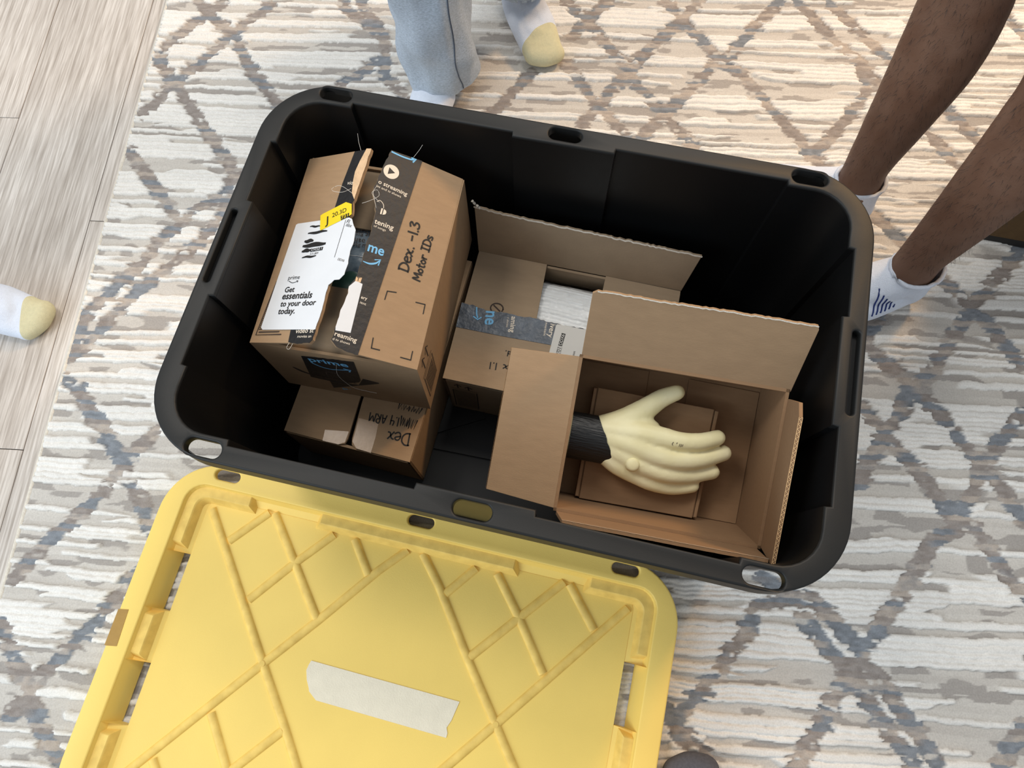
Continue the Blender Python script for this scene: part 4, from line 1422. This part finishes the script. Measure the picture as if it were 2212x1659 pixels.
Wl = w4 + 2 * o4
Dl = d4 + 2 * o4
ragB = jag([(Wl + 0.006, 0.085), (Wl + 0.004, 0.090), (0.17, 0.0905), (0.09, 0.0895), (0.03, 0.0905), (0.008, 0.090)], 0.0007, 0.004, 21)
fb, frb = flap4('flap', (-o4, d4 + o4), (w4 + o4, d4 + o4), EY4, 33, 0.09, [(0.002, -0.004), (Wl + 0.002, -0.004)] + ragB + [(0.002, 0.086)], M['kraft'])
strokes('ragged_paper_edge', frb, [[(x, y - 0.0006) for x, y in ragB[1:]]], 0.0016, M['paper_rag'], fb, 0.0006)
# left flap
fl_, frl = flap4('flap', (-o4, -o4), (-o4, d4 + o4), -EX4, -10, 0.09, [(0.003, 0.0), (Dl - 0.003, 0.0), (Dl - 0.006, 0.089), (0.008, 0.091)], M['kraft'])
# right flap, standing up along the wall of the tote
frz = [(0.012, 0.0), (Dl - 0.002, 0.0), (Dl - 0.001, 0.083), (0.030, 0.085), (0.014, 0.070)]
fr_, frr = flap4('flap', (w4 + o4, d4 + o4), (w4 + o4, -o4), EX4, 97, 0.085, frz, M['kraft_in'])
# near flap leaning on the near wall of the tote
ragN = jag([(Wl - 0.012, 0.070), (0.19, 0.069), (0.10, 0.072), (0.01, 0.070)], 0.0008, 0.004, 23)
fn_, frn = flap4('flap', (w4 + o4, -o4), (-o4, -o4), -EY4, 94, 0.08, [(0.004, 0.0), (Wl - 0.004, 0.0)] + ragN, M['kraft_in'])
strokes('ragged_paper_edge', frn, [ragN], 0.0012, M['paper_rag'], fn_, 0.0006)


def flute(fr, a, b, depth, amp_n, parent, n):
    """wavy corrugated core showing on a cut edge"""
    A, Bv = Vector((*a, 0)), Vector((*b, 0))
    lines = []
    pts = []
    for i in range(n + 1):
        q = A.lerp(Bv, i / n)
        pts.append((q, -0.0006 if i % 2 else -KT + 0.0006))
    V, F = [], []
    for q, w in pts:
        for dw in (0.0004, -0.0004):
            V.append(fr.p(q.x, q.y, w + dw) + fr.ey * 0.0005)
    for i in range(n):
        F.append((2 * i, 2 * i + 1, 2 * i + 3, 2 * i + 2))
    for w0 in (-0.0002, -KT + 0.0002):
        b0 = len(V)
        for q in (A, Bv):
            for dw in (0.0003, -0.0003):
                V.append(fr.p(q.x, q.y, w0 + dw) + fr.ey * 0.0005)
        F.append((b0, b0 + 1, b0 + 3, b0 + 2))
    mk('corrugated_edge', V, F, M['kraft_edge'], parent)


flute(frr, (Dl - 0.003, 0.0835), (0.030, 0.0852), KT, 1, fr_, 62)
flute(frl, (Dl - 0.006, 0.0895), (0.009, 0.0912), KT, 1, fl_, 70)

# ---- flat mailer box
ml = thing('mailer_box', 'small flat brown cardboard mailer lying under the cream hand', 'box', P4.p(0.107, 0.08, 0.004))
MH = 0.030
MP = Fr(P4.p(0, 0, 0), EX4, EY4)
mo = [(0.0225, 0.0030), (0.1895, 0.0040), (0.1935, 0.1525), (0.0228, 0.1552)]
me = plate('tray', MP, mo, MH - 0.004, M['kraft_in'], ml, top=MH - 0.002)
plate('lid', MP, [(0.0285, 0.0015), (0.1835, 0.0026), (0.1870, 0.1535), (0.0285, 0.1562)], 0.004, M['kraft_in'], ml, bevel=0.0012, top=MH + 0.002)
plate('edge_fold', MP, [(0.0225, 0.0035), (0.0272, 0.0035), (0.0272, 0.1550), (0.0228, 0.1545)], 0.004, M['kraft_in'], ml, bevel=0.0012, top=MH + 0.001)
plate('edge_fold', MP, [(0.1850, 0.0040), (0.1895, 0.0042), (0.1935, 0.1518), (0.1886, 0.1522)], 0.004, M['kraft_in'], ml, bevel=0.0012, top=MH + 0.001)

# ---- cream foam hand, resting on the mailer
fh = thing('foam_hand', 'cream foam mannequin hand with a black taped wrist lying on the flat mailer', 'mannequin hand', P4.p(0.1, 0.1, MH + 0.002))
g = MH + 0.003


def hp(u, v, w):
    return (u, v, g + w)


chains = [
    # fingers: index, middle, ring, little
    [(hp(0.045, 0.103, 0.024), 0.0172), (hp(0.085, 0.106, 0.031), 0.0180), (hp(0.121, 0.106, 0.034), 0.0148), (hp(0.145, 0.1058, 0.035), 0.0128), (hp(0.170, 0.1095, 0.031), 0.0122), (hp(0.1925, 0.1180, 0.023), 0.0110)],
    [(hp(0.045, 0.094, 0.025), 0.0172), (hp(0.080, 0.090, 0.032), 0.0182), (hp(0.1134, 0.0825, 0.035), 0.0150), (hp(0.140, 0.0800, 0.034), 0.0128), (hp(0.172, 0.0850, 0.026), 0.0122), (hp(0.2060, 0.0985, 0.012), 0.0112)],
    [(hp(0.045, 0.085, 0.024), 0.0172), (hp(0.078, 0.074, 0.029), 0.0174), (hp(0.110, 0.0640, 0.030), 0.0140), (hp(0.136, 0.0600, 0.028), 0.0124), (hp(0.165, 0.0625, 0.019), 0.0118), (hp(0.1960, 0.0710, 0.010), 0.0108)],
    [(hp(0.045, 0.078, 0.022), 0.0162), (hp(0.070, 0.062, 0.024), 0.0164), (hp(0.098, 0.0500, 0.022), 0.0134), (hp(0.120, 0.0435, 0.019), 0.0120), (hp(0.148, 0.0420, 0.013), 0.0112), (hp(0.1735, 0.0480, 0.010), 0.0102)],
    # thumb
    [(hp(0.040, 0.105, 0.020), 0.0162), (hp(0.066, 0.117, 0.022), 0.0172), (hp(0.090, 0.135, 0.021), 0.0160), (hp(0.112, 0.1560, 0.020), 0.0130), (hp(0.131, 0.1680, 0.021), 0.0108)],
    # web between thumb and index
    [(hp(0.085, 0.122, 0.022), 0.0152), (hp(0.106, 0.114, 0.024), 0.0127)],
    # wrist
    [(hp(0.002, 0.088, 0.023), (0.014, 0.0290, 0.0195)), (hp(0.030, 0.090, 0.023), (0.015, 0.0290, 0.0185)), (hp(0.055, 0.092, 0.024), (0.018, 0.031, 0.0175))],
]
hm = blob_mesh(chains, 0.0021, 8, P4.mat())
finish('hand', hm, M['foam'], fh, True)
rings = []
for k in range(5):
    t = k / 4
    ring = []
    for i in range(40):
        a = 2 * math.pi * i / 40
        v = 0.0885 + 0.0315 * math.cos(a)
        w = 0.0235 + 0.0215 * math.sin(a)
        ue = 0.036 + (0.117 - v) * 0.50 if math.sin(a) > 0 else 0.036 + (0.117 - v) * 0.45
        if 1.2 < a < 3.6:
            ue += 0.0022 * math.sin(37 * a) * (0.5 + 0.5 * math.sin(11 * a))
        u = 0.0015 + (ue - 0.0015) * t
        ring.append(P4.p(u, v, g + w))
    rings.append(ring)
cu = loft('wrist_tape', rings, M['cuff'], fh, cap0=True)
cu['label'] = 'black tape wound round the wrist'
km = blob_mesh([[(hp(0.0876, 0.0665, 0.038), (0.0115, 0.0115, 0.008)), (hp(0.0876, 0.0660, 0.0455), (0.0092, 0.0092, 0.004))]], 0.0014, 3, P4.mat())
finish('knob', km, M['foam'], fh, True)['label'] = 'round moulded bump on the back of the hand'

# faint stamped marks on the index finger
hv = fh.children[0]
from mathutils.bvhtree import BVHTree
hb = BVHTree.FromPolygons([v.co + OFF[hv.name] for v in hv.data.vertices], [tuple(q.vertices) for q in hv.data.polygons])


def on_hand(pts):
    out = []
    for u, v in pts:
        hit = hb.ray_cast(P4.p(u, v, 0.3), -P4.n)
        if hit[0] is not None:
            out.append(hit[0] + hit[1] * 0.0004)
    return out


for l in ([(0.1335, 0.1045), (0.1322, 0.1020), (0.1335, 0.1000)], [(0.1385, 0.1045), (0.1375, 0.1030)], [(0.1420, 0.1035), (0.1415, 0.1000)], [(0.1440, 0.1035), (0.1435, 0.0998)], [(0.1460, 0.1035), (0.1452, 0.1005)]):
    sp_ = on_hand(l)
    if len(sp_) > 1:
        tube('stamped_mark', sp_, 0.0004, M['ink_grey'], fh, 4)
# ------------------------------------------------------------------ brown upholstered piece behind the bare legs
sb = thing('upholstered_bench', 'dark brown upholstered bench end with a black plinth behind the bare leg', 'bench', (1.05, 0.53, 0.0))


def rbox(name, x0, x1, y0, y1, z0, z1, mt, parent, bevel=0.012):
    cx, cy = (x0 + x1) / 2, (y0 + y1) / 2
    return plate(name, FLOOR, rrect((x1 - x0) / 2, (y1 - y0) / 2, bevel, 4, cx, cy), z1 - z0, mt, parent, bevel=bevel * 0.6, top=z1, smooth=True)


rbox('plinth', 0.708, 1.42, 0.458, 0.600, 0.0, 0.022, M['plinth'], sb, 0.004)
rbox('body', 0.704, 1.425, 0.455, 0.603, 0.022, 0.25, M['sofa'], sb, 0.010)
rbox('cushion', 0.704, 1.425, 0.455, 0.603, 0.250, 0.31, M['sofa'], sb, 0.016)

# ------------------------------------------------------------------ people


def foot_chains(side=1, cuff=0.12):
    s = side
    return [
        [((0.030, 0, 0.031), (0.031, 0.029, 0.031)), ((0.044, 0, 0.075), (0.036, 0.031, 0.030)), ((0.046, 0, cuff), (0.036, 0.033, 0.02))],
        [((0.044, 0, 0.078), (0.036, 0.030, 0.030)), ((0.100, 0.004 * s, 0.050), (0.036, 0.032, 0.031)), ((0.160, 0.012 * s, 0.033), (0.034, 0.030, 0.024))],
        [((0.030, 0, 0.028), (0.030, 0.027, 0.028)), ((0.100, -0.012 * s, 0.027), (0.034, 0.030, 0.027)), ((0.165, -0.020 * s, 0.025), (0.034, 0.024, 0.023)), ((0.202, -0.024 * s, 0.020), (0.022, 0.018, 0.018))],
        [((0.160, 0.016 * s, 0.027), (0.034, 0.027, 0.025)), ((0.205, 0.016 * s, 0.023), (0.026, 0.021, 0.020)), ((0.230, 0.014 * s, 0.021), (0.020, 0.018, 0.017))],
        [((0.205, 0.010 * s, 0.023), (0.026, 0.022, 0.020)), ((0.204, -0.014 * s, 0.021), (0.026, 0.020, 0.019))],
        [((0.228, 0.018 * s, 0.021), (0.021, 0.019, 0.018)), ((0.228, -0.004 * s, 0.020), (0.021, 0.018, 0.018)), ((0.216, -0.024 * s, 0.019), (0.021, 0.018, 0.017))],
        [((0.10, 0.0, 0.035), (0.03, 0.032, 0.028)), ((0.175, -0.002 * s, 0.030), (0.03, 0.034, 0.024))],
    ]


def foot_xf(heel, yaw, z=0.0, sc=1.0):
    return Matrix.Translation((heel[0], heel[1], z)) @ Matrix.Rotation(yaw, 4, 'Z') @ Matrix.Scale(sc, 4)


def sock(parent, heel, yaw, side=1, mats=None, cuff=0.12, z=0.0, toe_x=0.172, cut=None, voxel=0.0036, sc=1.0, sole=None):
    me = blob_mesh(foot_chains(side, cuff), voxel, 6)
    bm = bmesh.new()
    bm.from_mesh(me)
    if cut is not None:
        bmesh.ops.bisect_plane(bm, geom=bm.verts[:] + bm.edges[:] + bm.faces[:], plane_co=(0.044, 0, cut), plane_no=Vector((0.10, 0, 1)).normalized(), clear_outer=True)
    tco, tno = Vector((toe_x, 0, 0.03)), Vector((1, 0.22 * side, 0.30)).normalized()
    if len(mats) > 1 and toe_x < 0.3:
        bmesh.ops.bisect_plane(bm, geom=bm.verts[:] + bm.edges[:] + bm.faces[:], plane_co=tco, plane_no=tno)
    for f in bm.faces:
        c = f.calc_center_median()
        f.smooth = True
        if len(mats) > 1 and (c - tco).dot(tno) > 0:
            f.material_index = 1
        if sole and c.z < 0.016 + 0.22 * max(0, 0.05 - c.x):
            f.material_index = len(mats) - 1
    for v in bm.verts:
        if v.co.z < 0.004:
            v.co.z = 0.004 - (0.004 - v.co.z) * 0.3
    if cut is not None:
        bm.normal_update()
        for v in bm.verts:
            v.co += v.normal * 0.0042
    zm = min(v.co.z for v in bm.verts)
    for v in bm.verts:
        v.co.z -= zm
    bm.to_mesh(me)
    bm.free()
    me.transform(foot_xf(heel, yaw, z, sc))
    return finish('sock', me, mats, parent, True)


RZ = 0.0012   # top of the rug pile

# ---- person in sweatpants behind the tote
pa = thing('person', 'person in grey sweatpants and white socks with pale yellow toes standing behind the tote', 'person', (-0.26, 0.72, RZ))
y2 = math.atan2(-0.835, 0.55)
sock(pa, (-0.237, 0.872), y2, 1, [M['sock_white'], M['sock_toe']], 0.13, RZ, 0.190)
sock(pa, (-0.300, 0.700), math.radians(-90), 1, [M['sock_white'], M['sock_toe']], 0.13, RZ, 0.200)


def trousers():
    ch = [
        [((-0.291, 0.588, 0.0), (0.069, 0.070, 0.05)), ((-0.298, 0.590, 0.14), (0.071, 0.072, 0.06)), ((-0.300, 0.600, 0.34), (0.074, 0.078, 0.07)), ((-0.300, 0.62, 0.50), 0.084), ((-0.310, 0.72, 0.80), 0.105), ((-0.27, 0.78, 0.92), 0.135)],
        [((-0.196, 0.795, 0.04), (0.072, 0.072, 0.05)), ((-0.200, 0.800, 0.18), (0.074, 0.076, 0.06)), ((-0.205, 0.80, 0.34), 0.080), ((-0.205, 0.79, 0.50), 0.086), ((-0.190, 0.80, 0.80), 0.105), ((-0.23, 0.80, 0.92), 0.135)],
    ]
    me = blob_mesh(ch, 0.0055, 5)
    bm = bmesh.new()
    bm.from_mesh(me)
    # open hems
    low = [f for f in bm.faces if (f.calc_center_median().y < 0.685 and f.calc_center_median().z < 0.040) or (f.calc_center_median().y >= 0.685 and f.calc_center_median().z < 0.088)]
    bmesh.ops.delete(bm, geom=low, context='FACES')
    for v in bm.verts:
        x, y, z = v.co
        if z < 0.6:
            # soft folds of the cloth
            a = math.atan2(y - (0.59 if y < 0.69 else 0.80), x - (-0.295 if y < 0.69 else -0.2))
            k = 0.0042 * math.sin(26 * z + 2.2 * a + 0.6 * math.sin(3 * a)) + 0.0030 * math.sin(47 * z - 3.1 * a + 1)
            k += 0.004 * math.exp(-((z - 0.10 + 0.03 * a) / 0.018) ** 2)
            v.co += v.normal * k * min(1, z / 0.05)
    bm.to_mesh(me)
    bm.free()
    return finish('sweatpants', me, M['sweat'], pa, True)


tro = trousers()


def on_surface(ob, pts, direction, off=0.0006):
    """lay points onto the surface of a part along a direction"""
    from mathutils.bvhtree import BVHTree
    me = ob.data
    o = OFF[ob.name]
    bv = BVHTree.FromPolygons([v.co + o for v in me.vertices], [tuple(p.vertices) for p in me.polygons])
    d = Vector(direction).normalized()
    out = []
    for q in pts:
        h = bv.ray_cast(Vector(q) - d * 0.5, d)
        if h[0] is not None:
            out.append(h[0] + h[1] * off if h[1].dot(d) < 0 else h[0] - h[1] * off)
    return out


sp = on_surface(tro, [(-0.243 - 0.012 * (z - 0.04) / 0.4, 0.45, z) for z in [0.046 + 0.01 * k for k in range(40)]], (0, 1, -0.12))
tube('seam', sp, 0.0011, M['seam'], pa, 5)

# ---- person with bare legs at the right
pb = thing('person', 'person with bare brown legs and white ankle socks at the right of the tote', 'person', (0.62, 0.40, RZ))
A1, K1 = Vector((0.464, 0.455, 0.085)), Vector((0.452, 0.535, 0.460))
A2, K2 = Vector((0.556, 0.310, 0.085)), Vector((0.562, 0.375, 0.460))
legs = []
for A, K, H in ((A1, K1, Vector((0.90, 0.60, 0.52))), (A2, K2, Vector((0.92, 0.36, 0.52)))):
    L = lambda t: A.lerp(K, t)
    back = Vector((0.016, 0.0, 0))
    legs.append([(A + Vector((-0.004, 0, -0.045)), (0.030, 0.024, 0.028)), (L(0.0), (0.0360, 0.0315, 0.03)), (L(0.14), (0.036, 0.0335, 0.04)), (L(0.36) + back * 0.5, (0.044, 0.0415, 0.04)), (L(0.62) + back, (0.053, 0.0495, 0.05)), (L(0.82) + back * 0.8, (0.053, 0.0505, 0.05)), (L(1.0), (0.054, 0.0520, 0.05)), (L(1.0) + Vector((0.05, 0, 0.042)), (0.060, 0.056, 0.056)), (L(1.0).lerp(H, 0.5) + Vector((0, 0, 0.035)), 0.072), (H, 0.088)])
    # shin bone, ankle bones, kneecap
    legs.append([(L(0.12) + Vector((-0.016, 0, 0)), 0.020), (L(0.85) + Vector((-0.026, 0, 0)), 0.024), (L(1.0) + Vector((-0.030, 0, 0.012)), 0.030)])
    legs.append([(A + Vector((-0.002, 0.020, -0.002)), 0.0120)])
    legs.append([(A + Vector((-0.002, -0.020, -0.004)), 0.0120)])
legs.append([(Vector((0.90, 0.60, 0.52)), 0.09), (Vector((0.98, 0.48, 0.55)), 0.13), (Vector((0.92, 0.36, 0.52)), 0.09)])
bme = blob_mesh([[(tuple(q), r) for q, r in ch] for ch in legs], 0.0048, 8)
body = finish('body', bme, M['skin'], pb, True)
s1 = sock(pb, (0.512, 0.459), math.radians(178), -1, [M['sock_white'], M['sock_grey']], 0.13, RZ, 0.9, cut=0.098, sole=True)
s2 = sock(pb, (0.606, 0.334), math.radians(180 + 24), -1, [M['sock_white'], M['sock_grey']], 0.13, RZ, 0.9, cut=0.098, sole=True, sc=1.03)


def sock_rim(so, heel, yaw, sc=1.0):
    """rolled knit edge of the ankle sock, on its cut opening"""
    me = so.data
    bm = bmesh.new()
    bm.from_mesh(me)
    be = [e for e in bm.edges if e.is_boundary]
    vs = list({v for e in be for v in e.verts})
    c = sum((v.co for v in vs), Vector()) / len(vs)
    vs = sorted(vs, key=lambda v: math.atan2(v.co.y - c.y, v.co.x - c.x))
    o = OFF[so.name]
    pts = [v.co + o for v in vs][::3]
    bm.free()
    pts = pts + pts[:2]
    tube('rolled_edge', pts, 0.0035, M['sock_white'], so, 8)


sock_rim(s1, None, None)
sock_rim(s2, None, None)
# navy stripe emblem on the side of the nearer sock
side = Vector((0.42, 0.90, -0.35))
xf = foot_xf((0.606, 0.334), math.radians(204), RZ, 1.03)
for k in range(6):
    x = 0.106 - 0.0070 * k
    z1 = 0.036 + 0.001 * k
    z2 = 0.080 - 0.0070 * k
    pts = [xf @ Vector((x - 0.002 * t, 0.0, z1 + (z2 - z1) * t)) for t in [i / 6 for i in range(7)]]
    nrm = xf.to_3x3() @ Vector((0, -1, -0.05))
    sp = on_surface(s2, pts, nrm, 0.0004)
    if len(sp) > 2:
        tube('stripe', sp, 0.0013, M['sock_navy'], s2, 5)
# shorts, out of the picture
sme = blob_mesh([[((0.76, 0.57, 0.535), 0.088), ((0.90, 0.60, 0.53), 0.105), ((0.99, 0.48, 0.57), 0.155)], [((0.78, 0.365, 0.535), 0.088), ((0.92, 0.36, 0.53), 0.105), ((0.99, 0.48, 0.57), 0.155)]], 0.009, 4)
finish('shorts', sme, M['shorts'], pb, True)
# short dark hair on the shins
rh = random.Random(3)
V, F = [], []
polys = [p for p in bme.polygons if 0.13 < (p.center + OFF[body.name]).z < 0.52 and (p.center + OFF[body.name]).x < 0.66]
for _ in range(5200):
    p = rh.choice(polys)
    c = p.center + OFF[body.name]
    n = Vector(p.normal)
    d = (n * rh.uniform(0.25, 0.8) + Vector((rh.uniform(-.4, .4), rh.uniform(-.4, .4), -rh.uniform(0.5, 1.1)))).normalized()
    s = d.cross(n)
    if s.length < 1e-4:
        continue
    s = s.normalized() * 0.00018
    q = c + Vector((rh.uniform(-1, 1), rh.uniform(-1, 1), rh.uniform(-1, 1))) * 0.002
    b = len(V)
    l = rh.uniform(0.005, 0.012)
    V += [q - s, q + s, q + d * l * 0.6 + s * 0.6, q + d * l * 0.6 - s * 0.6, q + d * l + Vector((0, 0, -0.0012))]
    F += [(b, b + 1, b + 2, b + 3), (b + 3, b + 2, b + 4)]
hme = bpy.data.meshes.new('leg_hair')
hme.from_pydata([tuple(v) for v in V], [], F)
hob = finish('leg_hair', hme, M['hair'], body)
hob['kind'] = 'stuff'

# ---- foot at the left edge, on the planks
pc = thing('person', 'foot in a white sock with yellow toe on the wooden planks', 'person', (-1.03, -0.04, -0.008))
sock(pc, (-1.084, -0.036), math.radians(-3), 1, [M['sock_white'], M['sock_toe']], 0.13, -0.008, 0.212)
lme = blob_mesh([[((-1.038, -0.038, 0.09), (0.052, 0.05, 0.04)), ((-1.05, -0.04, 0.30), 0.06), ((-1.05, -0.04, 0.50), 0.066), ((-1.06, -0.04, 0.60), 0.07)]], 0.006, 4)
finish('trouser_leg', lme, M['sweat'], pc, True)

# ---- toes of the photographer at the lower edge
pd = thing('person', 'toes of a dark grey sock on the rug beside the yellow lid', 'person', (0.345, -0.62, RZ))
sock(pd, (0.352, -0.702), math.radians(92), -1, [M['sock_dark']], 0.13, RZ, 0.9)
lme = blob_mesh([[((0.352, -0.658, 0.10), (0.046, 0.05, 0.04)), ((0.350, -0.69, 0.28), 0.058), ((0.350, -0.72, 0.44), 0.064)]], 0.006, 4)
finish('trouser_leg', lme, M['shorts'], pd, True)
